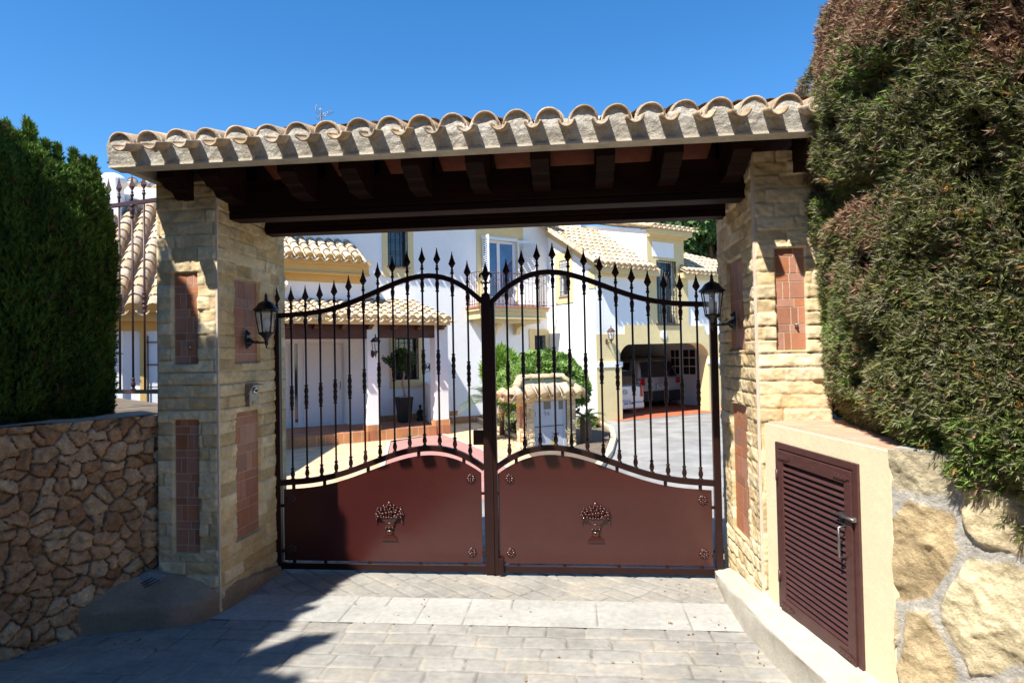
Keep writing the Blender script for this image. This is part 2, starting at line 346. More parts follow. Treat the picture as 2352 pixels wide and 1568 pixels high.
def rubble(size, seed, mort, w, depth, c0, c1, c2, rough=.02, asp=1.1, mcol=None, crevice_shade=1.0):
    def fn(U, Z):
        X = U+.06*size/.13*fbm(U*6*.13/size, Z*6*.13/size, 0, seed+1, 4)*2; Y = Z+.05*size/.13*fbm(U*6*.13/size, Z*6*.13/size, 5, seed+2, 4)*2
        d1, e, k, lx, ly = voro(X, Y, size, seed, .9, asp)
        s = sstep(mort, mort+w, e)
        sc = .13/size
        r = fbm(U*22*sc+k*50, Z*22*sc, 0, seed+7, 5, .6); rd = ridge(U*13*sc+k*20, Z*13*sc+U*4, seed+6, 4)-.62
        h = s*(depth*(.45+.55*np.sqrt(np.clip(1-d1*1.2, 0, 1)))+rough*(2.2*r+1.3*rd)+depth*.5*(k-.5)+depth*.35*(lx*(k-.5)*3+ly*(.5-k)*2))
        h = h+(1-s)*.006*fbm(U*60, Z*60, 0, seed+3)
        k2 = (k*7.77) % 1
        c = np.where((k2 < .55)[:, None], lerp(c0, c1, np.clip(k2/.55+.5*r, 0, 1)), lerp(c1, c2, np.clip((k2-.55)/.45+.5*r, 0, 1)))
        c = c*(.82+.36*k+.5*fbm(U*9*sc+k*9, Z*9*sc, 0, seed+31, 3))[:, None]
        c = c*(1-crevice_shade+crevice_shade*np.clip(.74+.42*rd+.9*r, .45, 1.25))[:, None]  # low spots of the relief darkened: crevice shade put into the stone colour
        m = np.array(mcol)[None, :]*(.9+.35*fbm(U*25, Z*25, 0, seed+11))[:, None]
        c = c*s[:, None]+m*(1-s)[:, None]
        return h, c
    return fn
# ---------------------------------------------------------------- canal tiles
def half(mb, p0, ax, up, side, L, r0, r1, seg=7, invert=False, th=.0, v=None, arc=math.pi, taper_lift=0):
    """half-cylinder shell from p0 along ax"""
    p0 = Vector(p0); ax = Vector(ax); up = Vector(up); side = Vector(side); sg = -1 if invert else 1
    vs = []; n = seg+1
    for (t, r) in ((0, r0), (1, r1)):
        for j in range(n):
            q = math.pi/2-arc/2+arc*j/seg
            vs.append(p0+ax*L*t+side*math.cos(q)*r+up*sg*math.sin(q)*r+up*taper_lift*(1-t))
    fs = [(j, j+1, n+j+1, n+j) for j in range(seg)]
    if th:
        for (t, r) in ((0, r0-th), (1, r1-th)):
            for j in range(n):
                q = math.pi/2-arc/2+arc*j/seg
                vs.append(p0+ax*L*t+side*math.cos(q)*r+up*sg*math.sin(q)*r+up*taper_lift*(1-t))
        fs += [(2*n+j, 3*n+j, 3*n+j+1, 2*n+j+1) for j in range(seg)]+[(j, 2*n+j, 2*n+j+1, j+1) for j in range(seg)]
        fs += [(0, n, 3*n, 2*n), (seg, 2*n+seg, 3*n+seg, n+seg)]
    mb.add(vs, fs, True, v)
def tiles(mb, o, eu, es, width, length, pitch=.2, tl=.36, r=.075, seg=6, tongue=.05, fill=None, minl=None, th=.0, wob=.004, cr=.92, ends=True):
    """canal tiles: o = eave corner, eu along the eave, es up the slope; length number or f(u)->(start,end)"""
    o = Vector([float(q) for q in o]); eu = Vector([float(q) for q in eu]).normalized(); es = Vector([float(q) for q in es]).normalized(); up = eu.cross(es).normalized()
    if up.z < 0: up = -up
    n = int(round(width/pitch)); p = width/n
    for i in range(n):
        u = (i+.5)*p; a, b = length(u) if callable(length) else (0, length); k = 0; s = a
        first = True
        while s < b-.05:
            L = min(tl, b-s)
            j = Vector((random.uniform(-wob, wob), random.uniform(-wob, wob), random.uniform(-wob, wob)*.6))
            half(mb, o+eu*u+es*(s-random.uniform(0, .01))+up*.012+j, es, up, eu, L*1.03, r*1.05, r*.86, seg, th=th if first else 0, taper_lift=.012)
            if fill is not None and first and a <= .001:
                q = [o+eu*u+es*(s+.02)+eu*math.cos(math.pi*t/8)*r+up*(math.sin(math.pi*t/8)*r+.012) for t in range(9)]
                q = [o+eu*(u+r)+es*(s+.02)-up*.04]+q+[o+eu*(u-r)+es*(s+.02)-up*.04]; fill.add(q, [tuple(range(len(q)))])
            s += tl*.94; first = False
    for i in (range(n+1) if ends else range(1, n)):
        u = min(max(i*p, .0), width); a, b = length(min(max(u, 1e-3), width-1e-3)) if callable(length) else (0, length); s = a-tongue; first = True
        while s < b-.05:
            L = min(tl, b-s)
            half(mb, o+eu*u+es*s+up*(.035), es, up, eu, L*1.03, r*cr, r*cr, seg, invert=True, th=th if first else 0, arc=math.pi*(.85 if cr > .8 else .95), taper_lift=-.010 if not first else 0)
            s += tl*.94; first = False
# ---------------------------------------------------------------- foliage
def rotframes(D, N):
    D = D/np.linalg.norm(D, axis=1)[:, None]
    a = np.random.normal(size=(N, 3)); X = np.cross(D, a); X /= np.linalg.norm(X, axis=1)[:, None]; Y = np.cross(D, X)
    return X, Y, D
def scatter(name, P, D, tmpl, size, col, material, parent=None, flat=None):
    """tmpl (k,3,3): triangles in a local frame, z = shoot direction"""
    N = len(P); X, Y, Zd = rotframes(D, N); T = tmpl.reshape(-1, 3); k = len(T)
    s = np.asarray(size).reshape(-1, 1, 1)
    V = P[:, None, :]+s*(T[None, :, 0:1]*X[:, None, :]+T[None, :, 1:2]*Y[:, None, :]+T[None, :, 2:3]*Zd[:, None, :])
    V = V.reshape(-1, 3); F = np.arange(len(V)).reshape(-1, 3)
    C = np.repeat(col, k, axis=0)
    g = np.repeat(np.random.uniform(.85, 1.15, (N*(k//3), 1)), 3, axis=0); C = C*g
    return np_mesh(name, V, F, material, parent, C)
def sprig(nb=9, L=1., w=.09, spread=.55, seed=1):
    rs = np.random.RandomState(seed); T = []
    for i in range(nb):
        t = i/(nb-1.); a = rs.uniform(0, 6.283); l = L*(.35+.25*rs.rand()); b = np.array([0, 0, t*L*.7])
        d = np.array([math.cos(a)*spread, math.sin(a)*spread, .75+.3*rs.rand()]); d /= np.linalg.norm(d)
        s = np.cross(d, rs.normal(size=3)); s /= np.linalg.norm(s)
        T.append([b-s*w*.5, b+s*w*.5, b+d*l])
    T.append([[-w*.3, 0, 0], [w*.3, 0, 0], [0, 0, L]])
    return np.array(T)
def leafrose(nl=7, L=1., w=.32, up=.5, seed=1):
    rs = np.random.RandomState(seed); T = []
    for i in range(nl):
        a = i*2.4+rs.uniform(-.3, .3); e = up+rs.uniform(-.35, .35)
        d = np.array([math.cos(a)*math.cos(e), math.sin(a)*math.cos(e), math.sin(e)]); s = np.array([-math.sin(a), math.cos(a), 0])+rs.normal(size=3)*.25; s /= np.linalg.norm(s)
        l = L*rs.uniform(.75, 1.1); m = d*l*.5+np.array([0, 0, .04])
        T += [[np.zeros(3), m-s*w*.5, d*l], [np.zeros(3), d*l, m+s*w*.5]]
    return np.array(T)
# ================================================================ THE GROUND
def gz(x, y): return np.where(y < 5, 0, -.30*sstep(5, 9, y))
def terrain():
    xs = np.concatenate([[-300, -80, -30], np.arange(-14, 31, 1.), [60, 300]]); ys = np.concatenate([[-80, -20], np.arange(-6, 40, 1.), [80, 500]])
    X, Y = np.meshgrid(xs, ys); Z = gz(X, Y)-.035
    V = np.stack([X.ravel(), Y.ravel(), Z.ravel()], 1); nx = len(xs); i = (np.arange(nx-1)[None]+np.arange(len(ys)-1)[:, None]*nx).ravel()
    o = np_mesh('ground', V, np.stack([i, i+1, i+1+nx, i+nx], 1), MT['soil']); o['kind'] = 'structure'
terrain()
def cobble(rowh, bl, seed, rot=0, flat=.0):
    def fn(U, Z):
        X = U*math.cos(rot)+Z*math.sin(rot); Y = -U*math.sin(rot)+Z*math.cos(rot)
        X = X+.022*fbm(U*4, Z*4, 0, seed, 3); Y = Y+.022*fbm(U*4, Z*4, 3, seed, 3)
        row = np.floor(Y/rowh); fy = (Y/rowh-row)*rowh; o = _h(row, row*0, row*0, seed)*bl; L = bl
        q = (X+o)/L+.35*np.sin((X+o)*1.9+row*2.1)*.5; b = np.floor(q); fx = (q-b)*L
        k = _h(row, b, row*0, seed+3); k2 = _h(row, b, row*0+2, seed+3)
        e = np.minimum(np.minimum(fx, L-fx), np.minimum(fy, rowh-fy))+.007*fbm(U*35, Z*35, 0, seed+6)
        j = sstep(.0005, .0085, e)
        h = -.009*(1-j)+.004*(k-.5)*j+.0035*fbm(U*14, Z*14, 0, seed+9, 4)+(fx/L-.5)*.004*(k2-.5)*2
        dirt = np.clip(.5+1.5*fbm(U*2.2, Z*2.2, 0, seed+15, 4), 0, 1)
        c = lerp((.19, .18, .162), (.315, .295, .26), np.clip(.25+.28*k+.6*dirt+.5*fbm(U*8, Z*8, 0, seed+2, 4), 0, 1))
        st = sstep(.56, .8, vnoise(U*6, Z*9, 0, seed+40)+.25*fbm(U*26, Z*26, 0, seed+1)); c = c*(1-.28*st[:, None])+np.array([.42, .36, .27])*.28*st[:, None]
        crk = (1-j)*sstep(.42, .58, vnoise(U*5, Z*5, 0, seed+50)); c = c*(1-.5*crk[:, None]); sand = (1-j)*(.35+.55*dirt)*(1-.85*sstep(.42, .58, vnoise(U*5, Z*5, 0, seed+50))); c = c*(1-sand[:, None])+np.array([.38, .31, .215])*sand[:, None]
        return h, c
    return fn
o = relief('driveway_apron', (-3.4, 1.6, 0), (1, 0, 0), (0, 1, 0), 4.75, 2.27, .0095, cobble(.142, .25, 3), MT['pave']); o['kind'] = 'structure'
def strip_fn(U, Z):
    j = np.zeros(U.shape)
    for x in (-1.985, -1.52, -1.288, -1.03, -.73, -.448, .098, .657): j = np.maximum(j, 1-sstep(.0005, .0045, np.abs(U-2.4-x+.012*fbm(Z*9, U*0+x, 0, 4)-(.06*(x+.6))*(Z-.2)*0)))
    h = -.005*j+.003*fbm(U*7, Z*7, 0, 8, 5)
    c = lerp((.33, .32, .29), (.43, .41, .37), np.clip(.5+1.2*fbm(U*2.5, Z*5, 0, 4, 5), 0, 1)); c = c*(1-.5*j)[:, None]
    return h, c
o = relief('paving_strip', (-2.4, 3.862, .0015), (1, 0, 0), (0, 1, 0), 3.42, .418, .01, strip_fn, MT['pave']); o['kind'] = 'structure'
o = relief('threshold_paving', (-2.36, 4.276, 0), (1, 0, 0), (0, 1, 0), 3.46, 1.2, .0105, cobble(.135, .24, 8, rot=-.72), MT['pave']); o['kind'] = 'structure'
mb = MB(); mb.box((-3.4, 1.6, -.034), (1.35, 5.4, -.011)); o = mb.build('paving_bed', MT['conc']); o['kind'] = 'structure'
def sheet(name, pts, z, m, th=.0):
    mb = MB(); mb.hexa([(p[0], p[1], z-.1) for p in pts], [(p[0], p[1], z) for p in pts]); o = mb.build(name, m); o['kind'] = 'structure'; return o
# driveway inside: ramp + court
mb = MB(); xs = [-3.2, -1, 1.4, 4, 8, 14, 20, 26]; ys = [5.47, 6, 6.5, 7, 7.5, 8, 8.5, 9, 12, 16, 20, 26]
for i in range(len(ys)-1):
    for j in range(len(xs)-1):
        q = [(xs[j], ys[i]), (xs[j+1], ys[i]), (xs[j+1], ys[i+1]), (xs[j], ys[i+1])]
        mb.add([(a, b, float(gz(a, b))-.004) for a, b in q], [(0, 1, 2, 3)])
o = mb.build('driveway', MT['drive']); o['kind'] = 'structure'
ZC = -.30
def pxpoly(name, px, z, m):
    return sheet(name, [onZ(x, y, z)[:2] for x, y in px], z, m)
pxpoly('patio', [(560, 1135), (700, 1130), (878, 1075), (893, 1013), (1014, 993), (1052, 940), (940, 935), (560, 980)], ZC+.004, MT['patio'])
pxpoly('pink_path', [(700, 1134), (880, 1080), (896, 1015), (1014, 996), (1110, 1034), (1230, 1120), (1100, 1300), (800, 1300)], ZC+.008, MT['pink'])
pxpoly('cream_path', [(1016, 992), (1050, 944), (1060, 940), (1190, 1012), (1260, 1075), (1330, 1180), (1240, 1130), (1112, 1032)], ZC+.012, MT['patio'])
# ================================================================ KERBS
def kerbmesh(name, outer, inner, ztop, zin, label, m):
    V = []; F = []; n = 34
    def rs(pl):
        pl = np.array(pl, float); d = np.r_[0, np.cumsum(np.linalg.norm(np.diff(pl, axis=0), axis=1))]; t = np.linspace(0, d[-1], n)
        return np.stack([np.interp(t, d, pl[:, k]) for k in range(pl.shape[1])], 1)
    O = rs(outer); I = rs(inner); ZT = np.interp(np.linspace(0, 1, n), np.linspace(0, 1, len(ztop)), ztop); ZI = np.interp(np.linspace(0, 1, n), np.linspace(0, 1, len(zin)), zin)
    prof = [(0, -.05, 0), (0, .3, 0), (.0, .86, 0), (.03, .97, 1), (.08, 1., 1)]; m2 = 12
    for i in range(n):
        a = O[i]; b = I[i]; row = []
        for (t, k, q) in prof:
            w_ = .006*random.uniform(-1, 1); row.append((a[0]+(b[0]-a[0])*t*.3+w_, a[1]+(b[1]-a[1])*t*.3+w_, ZT[i]*k+w_*.4))
        for k in range(1, m2+1):
            t = .03+.97*k/m2; z = ZT[i]*(1-t)+ZI[i]*t; row.append((a[0]+(b[0]-a[0])*t, a[1]+(b[1]-a[1])*t, z+.003*random.uniform(-1, 1)))
        V += row
    k = len(prof)+m2
    for i in range(n-1):
        for j in range(k-1): F.append((i*k+j, (i+1)*k+j, (i+1)*k+j+1, i*k+j+1))
    o = np_mesh(name, np.array(V), np.array(F), m, smooth=False); tag(o, label, 'kerb')
    return o
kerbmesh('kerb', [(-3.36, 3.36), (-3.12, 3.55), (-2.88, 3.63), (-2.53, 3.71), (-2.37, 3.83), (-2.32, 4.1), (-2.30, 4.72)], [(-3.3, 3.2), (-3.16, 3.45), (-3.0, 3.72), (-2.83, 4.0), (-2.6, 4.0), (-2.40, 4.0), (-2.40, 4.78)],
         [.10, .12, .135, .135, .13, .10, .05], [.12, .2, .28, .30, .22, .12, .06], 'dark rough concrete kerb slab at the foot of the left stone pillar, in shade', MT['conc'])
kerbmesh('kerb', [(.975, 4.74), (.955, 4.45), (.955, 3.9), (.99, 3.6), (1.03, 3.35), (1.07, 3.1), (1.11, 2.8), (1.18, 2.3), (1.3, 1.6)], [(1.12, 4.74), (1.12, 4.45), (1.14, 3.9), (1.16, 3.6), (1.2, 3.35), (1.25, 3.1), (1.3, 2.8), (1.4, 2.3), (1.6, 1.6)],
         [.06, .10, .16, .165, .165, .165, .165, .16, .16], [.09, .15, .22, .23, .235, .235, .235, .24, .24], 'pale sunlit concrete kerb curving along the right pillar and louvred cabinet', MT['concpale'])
# manhole cover on the slab
pr = [(259, 1355), (342, 1312), (435, 1328), (331, 1379)]
def slabz(x, y): return .235
P = [dep(x, y, 1) for x, y in pr]
zs = [.195, .285, .215, .150]
P = [onZ(x, y, z) for (x, y), z in zip(pr, zs)]
cvr = empty('drain_cover', P[3], 0, 'grey metal drain cover with three slots set in the left concrete slab', 'drain cover')
A, B_, C_, D_ = [Vector(p) for p in P]
mb = MB(); up = Vector((0, 0, .012)); mb.hexa([A, B_, C_, D_], [A+up, B_+up, C_+up, D_+up]); mb.build('cover_plate', MT['plate'], cvr, bevel=.003)
mb = MB()
for k in range(3):
    s0 = .36+.11*k; a = A+(B_-A)*.34+(D_-A)*(s0); b = A+(B_-A)*.78+(D_-A)*(s0)
    dd = (D_-A)*.035; u2 = Vector((0, 0, .0135)); mb.hexa([a+up, b+up, b+dd+up, a+dd+up], [a+u2, b+u2, b+dd+u2, a+dd+u2])
mb.build('slot', MT['black'], cvr)
mb = MB(); mb.tube([A+up, B_+up, C_+up, D_+up, A+up], .006, 6); mb.build('rim', MT['steel'], cvr)

# ================================================================ PILLARS
def tilepanel(P0, e1, e2, W, H, seed):
    """brown tiles in a mixed bond"""
    rs = random.Random(seed); P0 = Vector(P0); e1 = Vector(e1); e2 = Vector(e2); n = e1.cross(e2)
    mb = MB(); g = .006; z = .004; k = rs.randint(0, 3)
    pats = [(.105, [('c', .24), ('c', .24), ('b', .52)]), (.05, [('b', .46), ('b', .54)]), (.105, [('b', .5), ('c', .25), ('c', .25)]), (.052, [('b', .62), ('b', .38)])]
    while z < H-.03:
        h, cells = pats[k % 4]; k += 1; h = min(h*W/.18 if W < .3 else h*1.25, H-z-.004); u = 0.004
        tot = W-.008
        for _, f in cells:
            w_ = tot*f
            a = P0+e1*(u+g/2)+e2*(z+g/2); t = .004+rs.uniform(0, .0012)
            lo = [a, a+e1*(w_-g), a+e1*(w_-g)+e2*(h-g), a+e2*(h-g)]
            mb.hexa(lo, [q+n*t for q in lo], v=rs.random()); u += w_
        z += h
    gm = MB(); q = [P0, P0+e1*W, P0+e1*W+e2*H, P0+e2*H]; gm.hexa([a-n*.03 for a in q], [a+n*.0025 for a in q])
    return mb, gm
def pillar(x0, x1, y0, y1, H, label, front_holes, rev_holes, side, zoff):
    root = empty('stone_pillar', ((x0+x1)/2, (y0+y1)/2, 0), 0, label, 'pillar', 'stone gate pillars')
    mb = MB(); mb.box((x0+.055, y0+.055, 0), (x1-.055, y1-.055, H-.002)); mb.build('core', MT['conc'], root)
    faces = [((x0, y0, 0), (1, 0, 0), x1-x0, front_holes), ((x1, y0, 0), (0, 1, 0), y1-y0, rev_holes if side > 0 else []),
             ((x1, y1, 0), (-1, 0, 0), x1-x0, []), ((x0, y1, 0), (0, -1, 0), y1-y0, rev_holes if side < 0 else [])]
    for i, (p, e, w_, holes) in enumerate(faces):
        vis = i == 0 or bool(holes)
        relief('stone_cladding', p, e, (0, 0, 1), w_, H, .0075 if vis else .03, ashlar(11+i*3+int(side), holes, zoff=zoff), MT['stone'], root, edge=.012)
        for (u0, u1, z0, z1) in holes:
            P0 = Vector(p)+Vector(e)*(u0-.002)+Vector((0, 0, z0-.002)); nn = Vector(e).cross(Vector((0, 0, 1)))
            tb, gb = tilepanel(P0-nn*.020, e, (0, 0, 1), u1-u0+.004, z1-z0+.004, int(u0*100+z0*10)+i)
            t = gb.build('tile_panel', MT['grout'], root); tb.build('tiles', MT['terra'], t)
    xc = x1 if side > 0 else x0
    mb = MB(); mb.box((xc-.009, y0-.004, .05), (xc+.009, y0+.012, H-.01)) ; mb.build('corner_trim', MT['trim'], root, bevel=.003)
    return root
pl = pillar(-2.77, -2.35, 3.95, 4.93, 2.845, 'left sandstone gate pillar, mostly in shade, with the intercom on its inner side', [(.114, .29, 1.63, 2.24), (.112, .288, .387, 1.265)], [(.215, .555, 1.63, 2.235), (.215, .557, .405, 1.287)], 1, .0)
prr = pillar(1.095, 1.52, 3.95, 4.93, 2.855, 'right sandstone gate pillar, half sunlit, beside the tall brown-green hedge', [(.121, .294, 1.652, 2.267)], [(.30, .72, 1.66, 2.275), (.30, .72, .41, 1.288)], -1, .03)
# small pipe stubs in the tile panels
for (x, y, z, par) in ((-2.545, 3.957, 1.745, pl), (1.33, 3.957, 1.80, prr)):
    mb = MB(); mb.lathe((0, 0, 0), [(.012, 0), (.012, .004), (.007, .005), (.006, .018)], 12)
    R_ = Matrix.Translation((x, y-.0, z)) @ Matrix.Rotation(math.pi/2, 4, 'X'); mb.V = [R_ @ p for p in mb.V]; mb.build('wall_fitting', MT['steel'], par)

# ================================================================ LEFT RUBBLE WALL
eW = Vector((.516, .857, 0)).normalized(); Bw = Vector((-2.78, 4.05, 0)); nW = Vector((eW.y, -eW.x, 0)); Lw = 4.6
P0 = Bw-eW*Lw
root = empty('rubble_wall', P0+eW*2, 0, 'low wall of reddish-brown rubble stones in shade left of the gate', 'wall')
relief('stone_face', P0, eW, (0, 0, 1), Lw, 1.295, .0085, rubble(.088, 21, .006, .10, .030, (.44, .225, .11), (.54, .32, .17), (.65, .47, .29), .015, 1.12, (.13, .08, .05), crevice_shade=.35), MT['rubble'], root)
mb = MB(); a = P0-nW*.38; q = [P0-nW*.03, P0+eW*Lw-nW*.03, P0+eW*Lw-nW*.36, a]
mb.hexa([p+Vector((0, 0, 0)) for p in q], [p+Vector((0, 0, 1.28)) for p in q]); mb.build('wall_core', MT['conc'], root)
def capfn(U, Z): return .016*fbm(U*6, Z*6, 0, 3, 4), lerp((.30, .27, .24), (.40, .36, .31), np.clip(.5+fbm(U*5, Z*5, 0, 5), 0, 1))
relief('mortar_cap', P0+nW*.015+Vector((0, 0, 1.300)), eW, -nW, Lw, .4, .03, capfn, MT['rubble'], root)
mb = MB(); a0 = P0-nW*.37; a1 = Bw-nW*.37; mb.hexa([a0, a1, (-3.2, 5.4, 0), (-7, 8.5, 0), (-8.5, 2, 0), (-6.5, -1.5, 0)], [a0+Vector((0, 0, 1.22)), a1+Vector((0, 0, 1.22)), (-3.2, 5.4, 1.2), (-7, 8.5, 1.2), (-8.5, 2, 1.2), (-6.5, -1.5, 1.2)])
o = mb.build('garden_soil', MT['soil']); o['kind'] = 'structure'

# ================================================================ RIGHT: cabinet and big stone wall
c0 = Vector((1.10, 3.86, 0)); c1 = Vector((1.285, 2.765, 0)); eC = (c1-c0).normalized(); LC = (c1-c0).length; nC = Vector((eC.y, -eC.x, 0)).normalized()   # outward (towards -x)
if nC.x > 0: nC = -nC
ZT = 1.222; cab = empty('plaster_cabinet', c0, 0, 'cream plastered cabinet with a brown louvred metal door and tiled top, beside the right pillar', 'cabinet')
d0 = .145; d1 = .905; z0, z1 = .235, 1.135   # door along eC
def cb(mb, s0, s1, n0, n1, za, zb, v=None):
    def Q(s, n, z): return c0+eC*s+nC*n+Vector((0, 0, z))
    mb.hexa([Q(s0, n0, za), Q(s1, n0, za), Q(s1, n1, za), Q(s0, n1, za)], [Q(s0, n0, zb), Q(s1, n0, zb), Q(s1, n1, zb), Q(s0, n1, zb)], v=v)
mb = MB()
cb(mb, 0, d0, 0, -.12, 0, ZT); cb(mb, d1, LC, 0, -.12, 0, ZT); cb(mb, d0, d1, 0, -.12, z1, ZT); cb(mb, d0, d1, 0, -.12, 0, z0)
cb(mb, LC-.12, LC, -.121, -.9, 0, ZT-.001); cb(mb, 0.001, LC-.121, -.8, -.9, 0, ZT-.001)
mb.build('plaster_wall', MT['cream'], cab)
mb = MB(); cb(mb, .12, LC-.121, -.13, -.75, 0, .2); mb.build('inner_floor', MT['conc'], cab)
mb = MB(); n_ = 9
for i in range(9):
    for j in range(6):
        s = -.02+i*(LC+.0)/9; cb(mb, s+.002, s+(LC)/9-.002, -.03-j*.14-.002, -.03-j*.14-.138, ZT-.003, ZT+.009, v=random.random())
tp = MB(); cb(tp, 0.01, LC-.01, -.02, -.9, ZT-.02, ZT+.006)
t = tp.build('tiled_top', MT['grout'], cab); mb.build('tiles', mat('pink_terracotta', (.56, .33, .22), .8, var=.12, noise=(30, .1)), t)
# louvred door
dr = MB(); fr = .055
cb(dr, d0, d0+.035, .012, -.03, z0-.03, z1); cb(dr, d1-.035, d1, .012, -.03, z0-.03, z1); cb(dr, d0+.036, d1-.036, .012, -.03, z1-.035, z1)
door = dr.build('louvred_door', MT['slat'], cab, bevel=.003)
mb = MB(); a, b = d0+.04, d1-.04
cb(mb, a, a+fr, .02, -.015, z0-.03, z1-.04); cb(mb, b-fr, b, .02, -.015, z0-.03, z1-.04); cb(mb, a+fr+.0005, b-fr-.0005, .02, -.015, z1-.105, z1-.04); cb(mb, a+fr+.0005, b-fr-.0005, .02, -.015, z0-.03, z0+.05)
mb.build('door_frame', MT['slat'], door, bevel=.003)
mb = MB(); zz = z0+.055; k = 0
while zz < z1-.115:
    s0_, s1_ = a+fr, b-fr
    def Q(s, n, z): return c0+eC*s+nC*n+Vector((0, 0, z))
    lo = [Q(s0_, .017, zz), Q(s1_, .017, zz), Q(s1_, -.012, zz+.030), Q(s0_, -.012, zz+.030)]
    mb.hexa(lo, [p+Vector((0, 0, .005))+nC*.002 for p in lo]); zz += .0305
mb.build('slats', MT['slat'], door)
mb = MB(); cb(mb, a+fr-.005, b-fr+.005, -.02, -.026, z0, z1-.06); mb.build('back_plate', MT['greydark'], door)
for zz in (z1-.075, z0+.01):
    for s in (a+.01, b-.13):
        mb = MB(); cb(mb, s, s+.10, .021, .026, zz-.012, zz+.012); cb(mb, s+.10, s+.125, .021, .025, zz-.006, zz+.006)
        for q in (.02, .05, .08): mb.ball(c0+eC*(s+q)+nC*.027+Vector((0, 0, zz)), .004, 6, 4)
        mb.build('strap', MT['slat'], door, bevel=.001)
for zz in (z1-.18, z0+.16):
    mb = MB(); mb.tube([c0+eC*(a-.002)+nC*.024+Vector((0, 0, zz-.03)), c0+eC*(a-.002)+nC*.024+Vector((0, 0, zz+.03))], .008, 8); mb.build('hinge', MT['slat'], door)
mb = MB(); s = b-.045; mb.tube([c0+eC*s+nC*.02+Vector((0, 0, .84)), c0+eC*s+nC*.055+Vector((0, 0, .835)), c0+eC*s+nC*.055+Vector((0, 0, .70)), c0+eC*s+nC*.02+Vector((0, 0, .695))], .006, 8); mb.build('handle', MT['steel'], door)
mb = MB(); mb.tube([c0+eC*(b-.10)+nC*.032+Vector((0, 0, .885)), c0+eC*(d1-.005)+nC*.032+Vector((0, 0, .885))], .006, 8); cb(mb, b-.075, b-.045, .02, .032, .872, .898); cb(mb, d1-.03, d1-.01, .012, .034, .875, .895); mb.build('bolt', MT['steel'], door)
# stone wall
eR = Vector((.60, -.80, 0)).normalized(); root = empty('stone_wall', c1, 0, 'wall of large rough yellow stones in wide grey mortar under the hedge', 'wall')
fnR = rubble(.36, 74, .095, .05, .018, (.64, .47, .25), (.70, .58, .36), (.74, .67, .52), .030, .85, (.47, .43, .365), crevice_shade=.7)
relief('stone_face', c1+eR*.0+Vector((.004, -.002, 0)), eR, (0, 0, 1), 3.2, 1.235, .0078, fnR, MT['rubble'], root)
mb = MB()
nR = eR.cross(Vector((0, 0, 1))); q = [c1-nR*.05+eR*.005, c1+eR*3.2-nR*.05, c1+eR*3.2-nR*.5, c1-nR*.5+eR*.005]
mb.hexa(q, [p+Vector((0, 0, 1.2)) for p in q]); mb.build('wall_core', MT['conc'], root)
mb = MB(); q = [c1-nR*.03, c1+eR*3.2-nR*.03, c1+eR*3.2-nR*.45, c1-nR*.45]; mb.hexa([p+Vector((0, 0, 1.2)) for p in q], [p+Vector((0, 0, 1.238)) for p in q]); mb.build('mortar_cap', MT['concpale'], root)
q = [(2.1, 3.2, 0), (4.5, .4, 0), (9, 3, 0), (9, 6, 0), (1.75, 6, 0), (1.75, 3.9, 0)]
mb = MB(); mb.hexa(q, [(a, b, 1.18) for a, b, c in q]); o = mb.build('garden_soil', MT['soil']); o['kind'] = 'structure'
# ================================================================ CANOPY
CX0, CX1 = -2.845, 1.86; YF = 3.605; sl_ = math.radians(17.5); RY = 4.36; ZF = 2.868; YB = 3.62; ZE = 2.960
can = empty('gate_canopy', (-.66, 4.36, ZF), 0, 'tiled canopy on dark wooden beams spanning the two stone pillars over the gate', 'canopy')
tl = MB(); fl = MB()
es = (0, math.cos(sl_), math.sin(sl_)); Lr = (RY-YF)/math.cos(sl_)
tiles(tl, (CX0, YF, ZE), (1, 0, 0), es, CX1-CX0, Lr, pitch=.1885, tl=.34, r=.076, seg=12, tongue=.150, fill=None, th=.011, wob=.006, cr=.66, ends=False)
tiles(tl, (CX1, 2*RY-YF, ZE), (-1, 0, 0), (0, -math.cos(sl_), math.sin(sl_)), CX1-CX0, Lr, pitch=.1885, tl=.34, r=.076, seg=8, tongue=.06, th=.01, ends=False)
x = CX0
while x < CX1: half(tl, (x, RY, ZE+Lr*math.sin(sl_)-.005), (1, 0, 0), (0, 0, 1), (0, 1, 0), .36, .09, .078, 8); x += .33
o = tl.build('roof_tiles', MT['rooftileold'], can)
# mortar fascia with scalloped top
n = int(round((CX1-CX0)/.1885)); p = (CX1-CX0)/n
def fasc(U, Z):
    top = .092+.014+np.sqrt(np.clip(.088**2-((U % p)-p/2)**2, 0, 1))
    zz = Z*top/.2
    h = .010*fbm(U*22, zz*22, 0, 3, 5)+.006*ridge(U*12, zz*30, 6, 3)-.004+.006*fbm(U*3, zz*3, 0, 9)
    c = lerp((.42, .36, .27), (.64, .59, .50), np.clip(.62+1.0*fbm(U*9, zz*9, 0, 12, 4), 0, 1))
    up_ = sstep(.12, .2, zz); stn = np.clip(vnoise(U*22, zz*40, 0, 3)*.9*up_, 0, 1)[:, None]; c = c*(1-stn)+np.array([.30, .24, .16])*stn
    return h, c
fo = relief('fascia', (CX0, YB, ZF), (1, 0, 0), (0, 0, 1), CX1-CX0, .2, .0075, fasc, MT['rubble'], can)
co = np.zeros(len(fo.data.vertices)*3, dtype=np.float32); fo.data.vertices.foreach_get('co', co); co = co.reshape(-1, 3)
U = co[:, 0]-(CX0+.66); top = .092+.014+np.sqrt(np.clip(.088**2-((U % p)-p/2)**2, 0, 1)); co[:, 2] = co[:, 2]/.2*top; co[:, 1] -= np.minimum(co[:, 2]*.28, .027+.003*np.sin(co[:, 0]*31)); fo.data.vertices.foreach_set('co', co.ravel()); fo.data.update()
